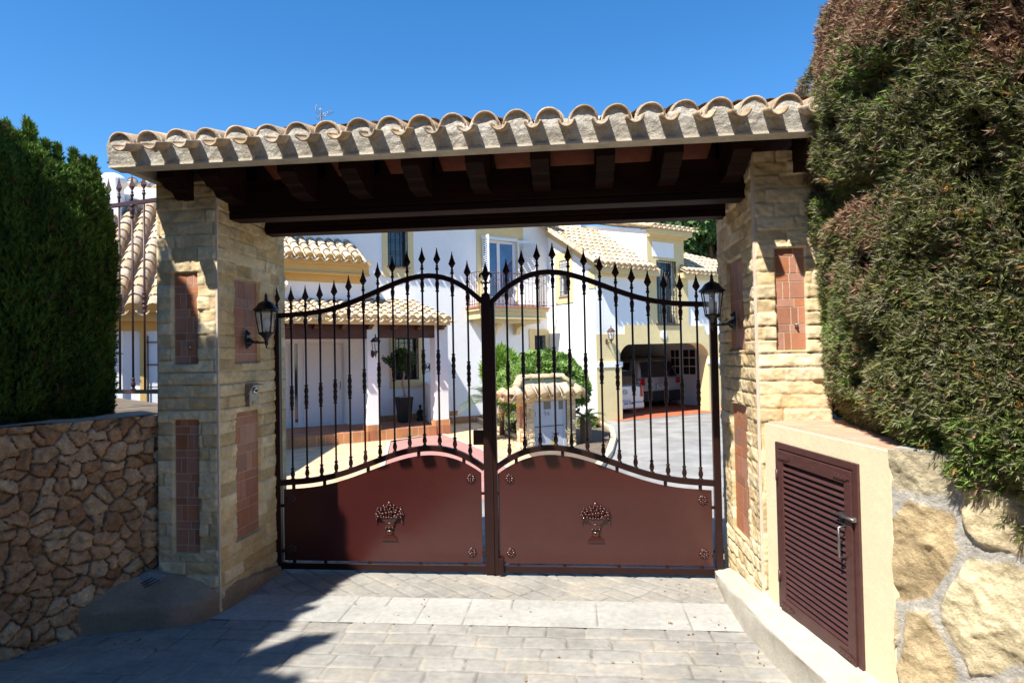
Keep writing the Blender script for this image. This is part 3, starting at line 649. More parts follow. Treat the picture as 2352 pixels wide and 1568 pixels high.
mb = MB(); mb.box((CX0, YB-.010, ZF-.014), (CX1, YB+.10, ZF-.001)); mb.prism([(YB+.02, ZF), (YB+.10, ZF), (YB+.10, ZE+.03), (YB+.02, ZE)], 0, CX0, CX1); mb.build('eave_board', MT['mortar'], can)
for xx, s in ((CX0, 1), (CX1, -1)):
    mb = MB(); mb.prism([(YB+.004, ZF), (YF+.006, ZE-.03), (YF+.006, ZE+.03), (RY, ZE+Lr*math.sin(sl_)), (2*RY-YF-.03, ZE), (2*RY-YF-.12, ZF)], 0, xx+s*.002, xx+s*.06); mb.build('verge', MT['mortar'], can)
mb = MB(); mb.box((CX0+.07, 2*RY-YF-.16, ZF-.01), (CX1-.07, 2*RY-YF-.03, ZE)); mb.build('rear_fascia', MT['mortar'], can)
for s in (0, 1):
    mb = MB(); y0 = YB+.1 if s == 0 else 2*RY-YB-.1
    mb.prism([(y0, ZF+.008), (y0, ZF+.038), (RY, ZF+.034+(RY-YB-.1)*math.tan(sl_)), (RY, ZF+.004+(RY-YB-.1)*math.tan(sl_))], 0, CX0+.07, CX1-.07); mb.build('soffit', MT['soffit'], can)
for i in range(12):
    x = -2.55+.3935*i*1.0
    if i in (0, 1): x = (-2.555, -2.27)[i]
    w_ = .055
    if x > 1.8: continue
    yb = 3.945 if (x < -2.36 or x > 1.1) else 4.098
    pr_ = [(3.73, 2.86), (3.73, 2.812), (3.745, 2.806), (3.775, 2.793), (3.81, 2.763), (3.825, 2.772), (3.835, 2.764), (3.87, 2.760), (3.89, 2.750), (3.905, 2.732), (3.92, 2.722), (yb, 2.715), (yb, 2.88+(yb-3.7)*.36)]
    mb = MB()      # carved bracket as a strip of quads per side
    top = lambda y: 2.866+(y-3.74)*math.tan(sl_)
    low = [(a, b) for a, b in pr_[1:-1]]
    vs = []
    for sx in (-w_, w_):
        for (a, b) in low: vs += [(x+sx, a, b), (x+sx, a, top(a))]
    k = len(low)*2; fs = []
    for q in range(len(low)-1):
        fs += [(2*q, 2*q+2, 2*q+3, 2*q+1), (k+2*q, k+2*q+1, k+2*q+3, k+2*q+2), (2*q, k+2*q, k+2*q+2, 2*q+2), (2*q+1, 2*q+3, k+2*q+3, k+2*q+1)]
    fs += [(0, 1, k+1, k), (k-2, 2*k-2, 2*k-1, k-1)]
    mb.add(vs, fs); mb.build('rafter_bracket', MT['wood'], can)
    if -2.36 < x < 1.1:
        mb = MB(); mb.prism([(4.26, 2.88), (4.26, top(4.26)), (RY, top(RY)), (RY, 2.88)], 0, x-.04, x+.04); mb.prism([(RY+.001, 2.88), (RY+.001, top(RY)), (5.0, 2.86), (5.0, 2.84), (4.75, 2.88)], 0, x-.04, x+.04); mb.build('rafter', MT['wood'], can)
for (ya, yb, zb) in ((4.10, 4.25, 2.617), (4.60, 4.74, 2.612)):
    mb = MB(); mb.box((-2.353, ya, zb+.052), (1.098, yb, zb+.26)); mb.box((-2.353, ya+.004, zb), (1.098, yb-.004, zb+.046)); mb.box((-2.353, ya+.01, zb+.045), (1.098, yb-.01, zb+.053)); mb.build('beam', MT['wood'], can, bevel=.006)
mb = MB(); mb.tube([(-2.78, 3.72, 2.85), (-2.83, 3.70, 2.85), (-2.87, 3.69, 2.88), (-2.895, 3.68, 2.905)], .003, 6); mb.box((-2.905, 3.673, 2.905), (-2.888, 3.687, 2.916)); o = mb.build('loose_cable', MT['steel']); tag(o, 'short loose cable end sticking out from the left end of the tiled canopy', 'cable')

# ================================================================ GATE
XC = -.66; YG = 4.76
tp_ = np.array([(.04, 2.06), (.09, 2.112), (.147, 2.157), (.266, 2.228), (.382, 2.264), (.50, 2.272), (.615, 2.252), (.73, 2.217), (.85, 2.168), (.976, 2.115), (1.09, 2.076), (1.2, 2.044), (1.32, 2.02), (1.44, 2.006), (1.66, 1.994)])
lp_ = np.array([(.046, .80), (.09, .834), (.14, .866), (.25, .914), (.38, .948), (.50, .953), (.62, .935), (.74, .902), (.865, .862), (1.05, .794), (1.25, .735), (1.45, .703), (1.66, .687)])
pt = np.polyfit(tp_[:, 0], tp_[:, 1], 6); pq = np.polyfit(lp_[:, 0], lp_[:, 1], 6)
Tz = lambda d: float(np.polyval(pt, d)); Lz = lambda d: float(np.polyval(pq, d))
DH = 1.672
def ribbon(mb, f, d0, d1, sg, hh, y0, y1, n=48):
    vs = []; fs = []
    for i in range(n+1):
        d = d0+(d1-d0)*i/n; e = .002; sl = (f(d+e)-f(d-e))/(2*e); L = math.hypot(1, sl); nx, nz = -sl/L, 1/L
        for (y, s) in ((y0, -1), (y1, -1), (y1, 1), (y0, 1)): vs.append((XC+sg*(d+nx*s*hh), y, f(d)+nz*s*hh))
    for i in range(n): fs += [(4*i+j, 4*i+(j+1) % 4, 4*i+4+(j+1) % 4, 4*i+4+j) for j in range(4)]
    fs += [(0, 1, 2, 3), tuple(range(4*n, 4*n+4))[::-1]]
    mb.add(vs, fs)
vaseU = [(.008, -.105), (.014, -.1), (.0165, -.096), (.010, -.088), (.013, -.07), (.0165, -.05), (.0165, -.035), (.011, -.018), (.013, -.012), (.017, -.008), (.016, 0)]
vaseL = [(.018, 0), (.018, .006), (.010, .012), (.013, .022), (.0175, .035), (.0165, .05), (.012, .066), (.010, .078), (.0165, .084), (.013, .089), (.008, .094)]
mid = [(.008, -.095), (.015, -.091), (.016, -.088), (.010, -.08), (.0145, -.058), (.0165, -.042), (.0145, -.026), (.011, -.02), (.0165, -.016), (.012, -.010), (.0175, -.004), (.0175, .004), (.012, .010), (.0165, .016), (.011, .02), (.0145, .03), (.0170, .045), (.0145, .062), (.010, .08), (.016, .088), (.015, .091), (.008, .095)]
def spear(mb, x, y, z):
    mb.lathe((x, y, z), [(.008, -.02), (.008, .033), (.0125, .038), (.0145, .046), (.0125, .054), (.007, .060), (.011, .066), (.011, .071), (.006, .078)], 10)
    mb.lathe((x, y, z), [(.006, .078), (.011, .092), (.028, .117), (.021, .135), (.012, .16), (.006, .185), (.0015, .212)], 4, flat=(1, .35), smooth=False)
def ell(mb, c, r, rotv=0):
    mb.ball(c, r, 10, 7)
def emblem(mb, cx, cz, y):
    rs = random.Random(5); b = y
    mb.add(*[[(cx-.062, b, cz-.142), (cx+.062, b, cz-.142), (cx+.062, b-.012, cz-.142), (cx-.062, b-.012, cz-.142), (cx-.058, b, cz-.13), (cx+.058, b, cz-.13), (cx+.058, b-.016, cz-.13), (cx-.058, b-.016, cz-.13), (cx-.034, b, cz-.108), (cx+.034, b, cz-.108), (cx+.034, b-.012, cz-.108), (cx-.034, b-.012, cz-.108)],
             [(0, 1, 2, 3), (0, 4, 5, 1), (3, 2, 6, 7), (4, 8, 9, 5), (7, 6, 10, 11), (2, 1, 5, 6), (0, 3, 7, 4), (6, 5, 9, 10), (4, 7, 11, 8), (8, 11, 10, 9)]])
    mb.ball((cx, b-.004, cz-.085), (.030, .016, .024), 12, 8)
    for s in (-1, 1):
        mb.ball((cx+s*.014, b-.014, cz-.078), (.008, .008, .014)); mb.ball((cx+s*.026, b-.010, cz-.048), (.010, .010, .009)); mb.ball((cx+s*.013, b-.016, cz-.092), .006)
    mb.ball((cx, b-.014, cz-.047), (.010, .010, .008)); mb.tube([(cx-.034, b-.006, cz-.106), (cx+.034, b-.006, cz-.106)], .006, 8)
    mb.hexa([(cx-.028, b, cz-.045), (cx+.028, b, cz-.045), (cx+.028, b-.014, cz-.045), (cx-.028, b-.014, cz-.045)], [(cx-.036, b, cz-.012), (cx+.036, b, cz-.012), (cx+.036, b-.016, cz-.012), (cx-.036, b-.016, cz-.012)])
    mb.tube([(cx-.037, b-.012, cz-.012), (cx+.037, b-.012, cz-.012)], .006, 8)
    mb.hexa([(cx-.036, b, cz-.008), (cx+.036, b, cz-.008), (cx+.036, b-.016, cz-.008), (cx-.036, b-.016, cz-.008)], [(cx-.072, b, cz+.038), (cx+.072, b, cz+.038), (cx+.072, b-.02, cz+.038), (cx-.072, b-.02, cz+.038)])
    for i in range(9): mb.ball((cx-.040+i*.010, b-.018, cz+.008), .0038, 6, 4)
    for i in range(7): mb.ball((cx-.060+i*.020, b-.022, cz+.034+.004*(i % 2)), (.012, .008, .007), 8, 5)
    k = 0
    for row, (zz, half_, nn, r) in enumerate(((.052, .088, 9, .0125), (.072, .094, 9, .0135), (.092, .082, 8, .0125), (.110, .062, 6, .011), (.124, .038, 4, .010))):
        for i in range(nn):
            x = -half_+2*half_*i/(nn-1)+rs.uniform(-.004, .004); f = rs.uniform(.75, 1.25)
            z = zz-.35*(abs(x)/.1)**2*.06+rs.uniform(-.004, .004); mb.ball((cx+x, b-.012-.008*rs.random(), cz+z), (r*f, r*.9, r*rs.uniform(.7, 1.1)), 8, 6)
    mb.lathe((cx, b-.008, cz+.118), [(.010, 0), (.022, .008), (.018, .024), (.004, .038)], 8, flat=(1, .6))
    for s in (-1, 1):
        for i in range(7): mb.ball((cx+s*(.098+rs.uniform(-.010, .008)), b-.012, cz+.052-i*.009), .0062, 6, 5)
        for i in range(6): mb.ball((cx+s*(.108-.004*i), b-.01, cz+.055+i*.010), (.010, .006, .004), 6, 4)
def rosette(mb, cx, cz, y):
    mb.lathe((0, 0, 0), [(.036, 0), (.036, .003), (.030, .006), (.028, .004)], 20)
    R_ = Matrix.Translation((cx, y, cz)) @ Matrix.Rotation(math.pi/2, 4, 'X'); mb.V = [R_ @ p for p in mb.V]
    for i in range(8):
        a = i*math.pi/4; mb.ball((cx+.021*math.cos(a), y-.006, cz+.021*math.sin(a)), (.0105 if i % 4 else .014, .006, .0105), 8, 5); mb.ball((cx+.031*math.cos(a), y-.008, cz+.031*math.sin(a)), .0045, 6, 4)
    mb.ball((cx, y-.008, cz), .010, 8, 6)
IR = MT['ironred']
for sg, lab in ((-1, 'left leaf of the brown iron gate, panel partly shaded, with the wide centre post'), (1, 'right leaf of the brown iron gate, panel sunlit, nearest the louvred cabinet')):
    g = empty('gate_leaf', (XC+sg*DH, YG, 0), 0, lab, 'gate', 'two leaves of the driveway gate')
    X = lambda d: XC+sg*d
    d_in = .042 if sg < 0 else .032
    mb = MB(); ribbon(mb, Tz, d_in, DH-.02, sg, .019, YG-.016, YG+.016); mb.build('top_rail', IR, g, bevel=.002)
    mb = MB(); ribbon(mb, Lz, d_in, DH-.02, sg, .021, YG-.02, YG+.02); mb.build('middle_rail', IR, g, bevel=.002)
    mb = MB(); mb.box((X(d_in), YG-.02, .024), (X(DH-.02), YG+.02, .072)); mb.build('bottom_rail', IR, g, bevel=.003)
    mb = MB(); mb.box((X(DH-.024), YG-.024, .02), (X(DH+.026), YG+.024, 2.012)); o = mb.build('hinge_stile', IR, g, bevel=.003)
    m2 = MB(); spear(m2, X(DH), YG, 2.012); m2.build('spearhead', IR, o)
    mb = MB(); mb.box((X(DH-.01), YG-.028, -.01), (X(DH+.05), YG+.028, .035)) ; mb.build('pivot_shoe', IR, g, bevel=.004)
    if sg < 0:
        mb = MB(); mb.box((-.705, YG-.03, .012), (-.634, YG+.03, 2.10)); mb.box((-.700, YG-.026, 2.101), (-.639, YG+.026, 2.12)); st = mb.build('meeting_stile', IR, g, bevel=.003)
        m2 = MB(); x = -.6695; z = 2.12
        m2.lathe((x, YG, z), [(.022, 0), (.018, .006), (.012, .014), (.014, .03), (.018, .045), (.012, .055), (.008, .065), (.014, .075), (.010, .085), (.007, .10), (.011, .125), (.022, .165), (.019, .185), (.009, .215), (.002, .245)], 12, flat=(1, .5))
        for s in (-1, 1):
            m2.tube([(x+s*.006, YG, z+.10), (x+s*.014, YG, z+.14), (x+s*.028, YG, z+.158), (x+s*.042, YG, z+.150), (x+s*.044, YG, z+.132), (x+s*.036, YG, z+.127)], [.006, .010, .011, .009, .007, .006], 8)
            m2.tube([(x+s*.008, YG, z+.092), (x+s*.022, YG, z+.082), (x+s*.034, YG, z+.092), (x+s*.033, YG, z+.104)], [.007, .007, .006, .004], 8)
        m2.build('fleur_finial', IR, st)
        mb = MB(); mb.box((-.785, YG-.004, .975), (-.707, YG+.045, 1.085)); mb.build('lock_box', IR, g, bevel=.004)
    else:
        mb = MB(); mb.box((-.632, YG-.026, .012), (-.604, YG+.026, 2.06)); mb.build('meeting_stile', IR, g, bevel=.002)
        mb = MB(); mb.box((-.603, YG-.045, .012), (-.565, YG-.022, .135)); bx_ = mb.build('drop_bolt_box', IR, g, bevel=.004)
        mb = MB(); mb.box((-.592, YG-.049, .035), (-.580, YG-.0455, .085)); mb.build('keyhole_plate', IR, bx_, bevel=.002)
    # sheet panel
    gp = .047; da, db = d_in+gp*.3+.012, DH-.024-.018; n = 44; vs = []; fs = []
    for i in range(n+1):
        d = da+(db-da)*i/n; zt = Lz(d)-gp-.006
        for (y, z) in ((YG-.003, .088), (YG-.003, zt), (YG+.003, zt), (YG+.003, .088)): vs.append((X(d), y, z))
    for i in range(n): fs += [(4*i+j, 4*i+(j+1) % 4, 4*i+4+(j+1) % 4, 4*i+4+j) for j in range(4)]
    fs += [(0, 1, 2, 3), tuple(range(4*n, 4*n+4))[::-1]]
    mb = MB(); mb.add(vs, fs); pn = mb.build('sheet_panel', MT['panel'], g)
    tabs = []
    for d in (.2, .55, .95, 1.3, 1.55): zt = Lz(d); tabs += [(X(d)-.012, X(d)+.012, .070, .09), (X(d)-.012, X(d)+.012, zt-.06, zt-.018)]
    for z in (.15, .50): tabs.append((X(DH-.05), X(DH-.02), z, z+.022))
    for z in (.16, .60): tabs.append((X(d_in-.002), X(da+.004), z, z+.02))
    for (xa, xb, za, zb) in tabs: mb = MB(); mb.box((xa, YG-.006, za), (xb, YG+.006, zb)); mb.build('spacer_tab', IR, g)
    mb = MB(); emblem(mb, X(.785), .395, YG-.003); mb.build('fruit_basket_ornament', MT['panel'], g)
    for (d, z) in ((.148, .72), (.148, .166), (1.566, .566), (1.566, .175)):
        mb = MB(); rosette(mb, X(d), z, YG-.003); mb.build('rosette', MT['panel'], g)
    for i in range(13):
        d = .150+.1172*i; zl = Lz(d)+.019; zt = Tz(d)-.017; x = X(d)
        mb = MB(); mb.tube([(x, YG, zl), (x, YG, zt)], .0078, 8)
        mb.lathe((x, YG, zt), vaseU, 10); mb.lathe((x, YG, zl), vaseL, 10); mb.lathe((x, YG, (zl+zt)/2), mid, 10)
        b = mb.build('bar', IR, g); m2 = MB(); spear(m2, x, YG, zt+.03); m2.build('spearhead', IR, b)

# ================================================================ LANTERNS
def lantern(loc, rz, label, s=.9, metal='lantern', group='wall lanterns on the gate pillars'):
    r = empty('wall_lantern', loc, rz, label, 'lantern', group)
    M = wm(r) @ Matrix.Scale(s, 4); me = MT[metal]; cx = .165
    mb = MB(M)
    vs = []
    for xx in (0.0, .018):
        for j in range(20):
            a = 2*math.pi*j/20; k = 1 if xx == 0 else .82; vs.append((xx, .036*k*math.cos(a), (.078*k*math.sin(a))-.0))
    mb.add(vs, [tuple(range(20))[::-1], tuple(range(20, 40))]+[(j, (j+1) % 20, 20+(j+1) % 20, 20+j) for j in range(20)]); mb.ball((.02, 0, .045), .014); mb.ball((.02, 0, -.045), .014); mb.build('wall_plate', me, r)
    mb = MB(M); mb.tube([(.01, 0, -.005), (.035, 0, -.012), (.055, 0, -.022), (.09, 0, -.028), (cx, 0, -.028)], [.022, .017, .011, .008, .008], 10); mb.tube([(.01, 0, -.05), (.03, 0, -.045), (.045, 0, -.028)], [.012, .009, .007], 8); mb.ball((.09, 0, -.018), .009); mb.build('arm', me, r)
    mb = MB(M); c = (cx, 0, 0)
    mb.lathe(c, [(.002, -.075), (.008, -.066), (.005, -.056), (.012, -.045), (.016, -.030), (.013, -.018), (.020, 0), (.034, .02), (.054, .036), (.060, .042), (.060, .050), (.052, .052)], 12)
    for j in range(6):
        a = math.pi/3*j+math.pi/6; a2 = a+math.pi/3
        q0 = Vector((cx+.056*math.cos(a), .056*math.sin(a), .05)); q1 = Vector((cx+.084*math.cos(a), .084*math.sin(a), .228))
        mb.tube([q0, q1], .0045, 6)
        r0 = Vector((cx+.056*math.cos(a2), .056*math.sin(a2), .05)); r1 = Vector((cx+.084*math.cos(a2), .084*math.sin(a2), .228))
        mb.tube([q0, r0], .004, 5); mb.tube([q1, r1], .005, 5)
        for k in range(5): p_ = q1.lerp(r1, (k+.5)/5); mb.ball((p_.x, p_.y, p_.z-.008), .007, 6, 4)
    mb.build('cage', me, r)
    mb = MB(M)
    for j in range(6):
        a = math.pi/3*j+math.pi/6; a2 = a+math.pi/3
        q = [(cx+.054*math.cos(a), .054*math.sin(a), .05), (cx+.054*math.cos(a2), .054*math.sin(a2), .05), (cx+.081*math.cos(a2), .081*math.sin(a2), .226), (cx+.081*math.cos(a), .081*math.sin(a), .226)]
        mb.add(q, [(0, 1, 2, 3)])
    mb.build('glass', MT['lglass'], r)
    mb = MB(M); mb.lathe(c, [(.098, .226), (.102, .230), (.098, .236), (.082, .248), (.070, .262), (.055, .284), (.032, .298), (.018, .304), (.012, .312), (.014, .322), (.009, .330), (.013, .340), (.008, .352), (.001, .372)], 12, smooth=True); mb.build('roof', me, r)
    mb = MB(M); mb.lathe(c, [(.014, .05), (.014, .075), (.018, .085), (.028, .115), (.028, .14), (.018, .162), (.004, .172)], 12); mb.build('bulb', MT['bulb'], r)
    return r
lantern((-2.343, 4.315, 1.80), 0, 'black six-sided lantern on the inner side of the left stone pillar')
lantern((1.088, 4.43, 1.855), math.pi, 'black six-sided lantern on the inner side of the right stone pillar')

# ================================================================ INTERCOM
ic = empty('intercom', (-2.345, 4.34, 1.31), 0, 'grey metal intercom panel with camera on the inner side of the left pillar', 'intercom')
ya, yb, za, zb = 4.30, 4.475, 1.318, 1.488
mb = MB(); mb.box((-2.36, ya, za), (-2.318, yb-.03, zb-.012)); mb.build('housing', MT['steel'], ic, bevel=.006)
mb = MB(); vs = [(-2.35, ya-.01, zb-.011), (-2.35, yb-.02, zb-.011), (-2.285, yb-.02, zb-.022), (-2.285, ya-.01, zb-.022)]; mb.hexa(vs, [(a, b, c+.006) for a, b, c in vs]); vs = [(-2.35, ya-.012, za+.04), (-2.35, ya-.012, zb-.011), (-2.285, ya-.012, zb-.022)]; mb.hexa(vs, [(a, b+.004, c) for a, b, c in vs]); mb.build('rain_hood', MT['steel'], ic)
mb = MB(); mb.lathe((0, 0, 0), [(.024, 0), (.024, .006), (.018, .012), (.012, .012)], 20); R_ = Matrix.Translation((-2.318, 4.372, 1.43)) @ Matrix.Rotation(math.pi/2, 4, 'Y'); mb.V = [R_ @ p for p in mb.V]; mb.build('camera_eye', MT['chrome'], ic)
mb = MB(); mb.ball((-2.306, 4.372, 1.43), .011); mb.build('lens', MT['black'], ic)
mb = MB(); mb.box((-2.317, 4.345, 1.33), (-2.314, 4.40, 1.355)); mb.build('name_strip', mat('amber_strip', (.45, .33, .10), .4), ic)
mb = MB(); mb.ball((-2.317, 4.425, 1.372), .007); mb.build('call_button', MT['chrome'], ic)
# ================================================================ LEFT FENCE
fd = Vector((-.97, .243, 0)); f0 = Vector((-2.78, 4.55, 0)); root = empty('iron_fence', f0, 0, 'brown iron fence with spear tips on the wall left of the left pillar', 'fence')
nF = Vector((fd.y, -fd.x, 0))
def onF(x, y): d = Vector(ray(x, y)); c = Vector(CP); t = (f0-c).dot(nF)/d.dot(nF); return c+d*t
zb_, zt_ = onF(340, 899).z, onF(340, 462).z
def fbar(mb, s, za, zb, h=.012): p = f0+fd*s; q = fd*h; n = nF*h; lo = [p-q-n, p+q-n, p+q+n, p-q+n]; mb.hexa([a+Vector((0, 0, za)) for a in lo], [a+Vector((0, 0, zb)) for a in lo])
def frail(mb, s0, s1, z, hz=.016, hn=.012):
    a = f0+fd*s0; b = f0+fd*s1; n = nF*hn; lo = [a-n, b-n, b+n, a+n]; mb.hexa([p+Vector((0, 0, z-hz)) for p in lo], [p+Vector((0, 0, z+hz)) for p in lo])
mb = MB(); frail(mb, 0, 2.6, zt_); mb.build('top_rail', MT['fencered'], root, bevel=.002)
mb = MB(); frail(mb, 0, 2.6, zb_); mb.build('bottom_rail', MT['fencered'], root, bevel=.002)
for i, px in enumerate((332, 305, 275, None, None, None, None, None, None, None, None)):
    if px: s = (onF(px, 700)-f0).dot(fd)
    else: s += .118
    p = f0+fd*s
    mb = MB(); mb.tube([(p.x, p.y, zb_), (p.x, p.y, zt_)], .0085, 8)
    zc = (zb_+zt_)/2 - .05
    if i % 2 == 0: mb.lathe((p.x, p.y, zc), [(a*1.35, b*.85) for a, b in mid], 10)
    else: mb.lathe((p.x, p.y, zb_+.016), vaseL, 10); mb.lathe((p.x, p.y, zt_-.016), [(a*1.2, b) for a, b in vaseU], 10)
    bb = mb.build('bar', MT['fencered'], root)
    m2 = MB(); spear(m2, p.x, p.y, zt_+.02); m2.build('spearhead', MT['fencered'], bb)
for s in (.36, 2.3):
    s = (onF(253, 800)-f0).dot(fd) if s < 1 else s
    mb = MB(); fbar(mb, s, 1.2, zt_-.02, .022); mb.build('post', MT['fencered'], root, bevel=.003)
# chain mesh
mb = MB(); s_a = (onF(253, 800)-f0).dot(fd)
for i in range(-14, 26):
    for sgn in (-1, 1):
        pts = []
        for k in range(0, 13):
            s = s_a+.02-.10+.05*i+sgn*.025*k; z = 1.28+.05*k
            if s_a-.05 < s < 2.4: p = f0+fd*s+nF*.02; pts.append((p.x, p.y, z))
        if len(pts) > 1: mb.tube(pts, .0015, 4, cap=False)
mb.build('chain_mesh', MT['steel'], root)
# ================================================================ FOLIAGE
SPR = sprig(9, 1, .13, .6, 3); SPF = sprig(13, 1, .085, .62, 5)
def cypress(px, yt, d, rad, label, n=9000, base=1.2, xy=None, top=None, size=.075, tips=5, seed=1, brown=.0):
    rs = np.random.RandomState(seed)
    if xy is None:
        p = dep(px, 600, d); x0, y0 = p[0], p[1]; top = dep(px, yt, d)[2]
    else: x0, y0 = xy
    H = top-base; root = empty('cypress_tree', (x0, y0, base), 0, label, 'tree', 'clipped cypresses on the left wall')
    mb = MB(); mb.tube([(x0, y0, base-.1), (x0+.02, y0, base+H*.4), (x0, y0+.01, top-.25)], [.055, .04, .01], 8); mb.build('trunk', MT['bark'], root)
    def prof(t): return rad*(.72+.4*np.sin(np.clip(t*1.15, 0, 1)*2.2))*np.power(np.clip(1-t**5, 0, 1), .55)
    t = rs.rand(n)**.85; a = rs.rand(n)*6.2832
    r = prof(t); lump = 1+.75*fbm(np.cos(a)*2.2/ .9+seed, np.sin(a)*2.2+seed, t*H*1.6, seed, 3)+.45*fbm(np.cos(a)*5, np.sin(a)*5, t*H*3.5, seed+2, 2)
    r = r*lump*(1-.28*rs.rand(n)**2.2)
    P = np.stack([x0+r*np.cos(a), y0+r*np.sin(a), base+t*H-.06], 1)
    D = np.stack([np.cos(a)*.5, np.sin(a)*.5, np.full(n, 1.0)], 1)+rs.normal(size=(n, 3))*.28
    # tips
    q = []; dq = []
    for k in range(tips):
        aa = rs.rand()*6.28; rr = rad*.6*rs.rand(); h = rs.uniform(.06, .20)*(1 if px else 2.6); m = 260; z = rs.rand(m)
        q.append(np.stack([x0+rr*math.cos(aa)+rs.normal(size=m)*.035*(1-z), y0+rr*math.sin(aa)+rs.normal(size=m)*.035*(1-z), top-.16+z*(h+.08)], 1)); dq.append(np.stack([rs.normal(size=m)*.3, rs.normal(size=m)*.3, np.ones(m)], 1))
    P = np.vstack([P]+q); D = np.vstack([D]+dq); N = len(P)
    k = np.clip(.5+1.3*fbm(P[:, 0]*4, P[:, 1]*4, P[:, 2]*4, seed, 3)+rs.normal(size=N)*.15, 0, 1)
    C = lerp((.030, .060, .012), (.11, .19, .03), np.clip(k+.5*sstep(top-.5, top, P[:, 2]), 0, 1.3)); b = rs.rand(N) < .03+brown; C[b] = (.12, .07, .04)  # leaf colour brightens near the top: sunlit tips painted in
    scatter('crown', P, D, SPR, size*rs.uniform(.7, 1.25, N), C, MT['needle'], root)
    m = MB(); m.lathe((x0, y0, base), [(.3*rad, 0)]+[(float(prof(tt))*.70, tt*H) for tt in np.linspace(.05, .93, 9)]+[(.01, H*.96)], 12); c = m.build('dark_crown_core', MT['core'], root)
    return root
cypress(206, 400, 4.35, .135, 'narrow bright-tipped cypress nearest the left pillar', 6500, seed=3, size=.06, tips=5)
cypress(140, 372, 4.20, .22, 'cypress second from the left pillar, slightly taller than its neighbour', 10000, seed=4, size=.065, tips=5)
cypress(60, 325, 4.05, .26, 'tall dark cypress third from the left pillar', 12000, seed=5, size=.07, tips=6)
cypress(-20, 312, 3.85, .27, 'dark cypress cut by the left edge of the view', 11000, seed=6, size=.07, tips=6)
for i, (x, y, tz, rr) in enumerate(((-3.66, 2.85, 3.55, .30), (-3.62, 2.4, 4.3, .30), (-3.62, 1.9, 4.4, .32), (-3.66, 1.4, 4.25, .30), (-3.64, .9, 4.45, .30), (-3.62, .35, 4.8, .30), (-3.62, -.2, 5.0, .32), (-3.64, -.8, 5.3, .34), (-3.7, -1.5, 5.5, .36), (-3.7, -2.3, 5.6, .45), (-4.65, 3.5, 3.6, .4), (-4.3, 3.0, 4.0, .36), (-4.2, 2.5, 4.35, .42), (-4.2, 1.9, 4.8, .42), (-4.2, 1.2, 4.9, .45))):
    cypress(0, 0, 0, rr, 'unseen cypress' , 5000, base=1.0 if i < 5 or i > 9 else 0.0, xy=(x, y), top=tz, size=.12, tips=9, seed=20+i)
for o in bpy.data.objects:
    if o.get('label') == 'unseen cypress': o['label'] = 'tall cypress out of view to the left whose tips shade the driveway'
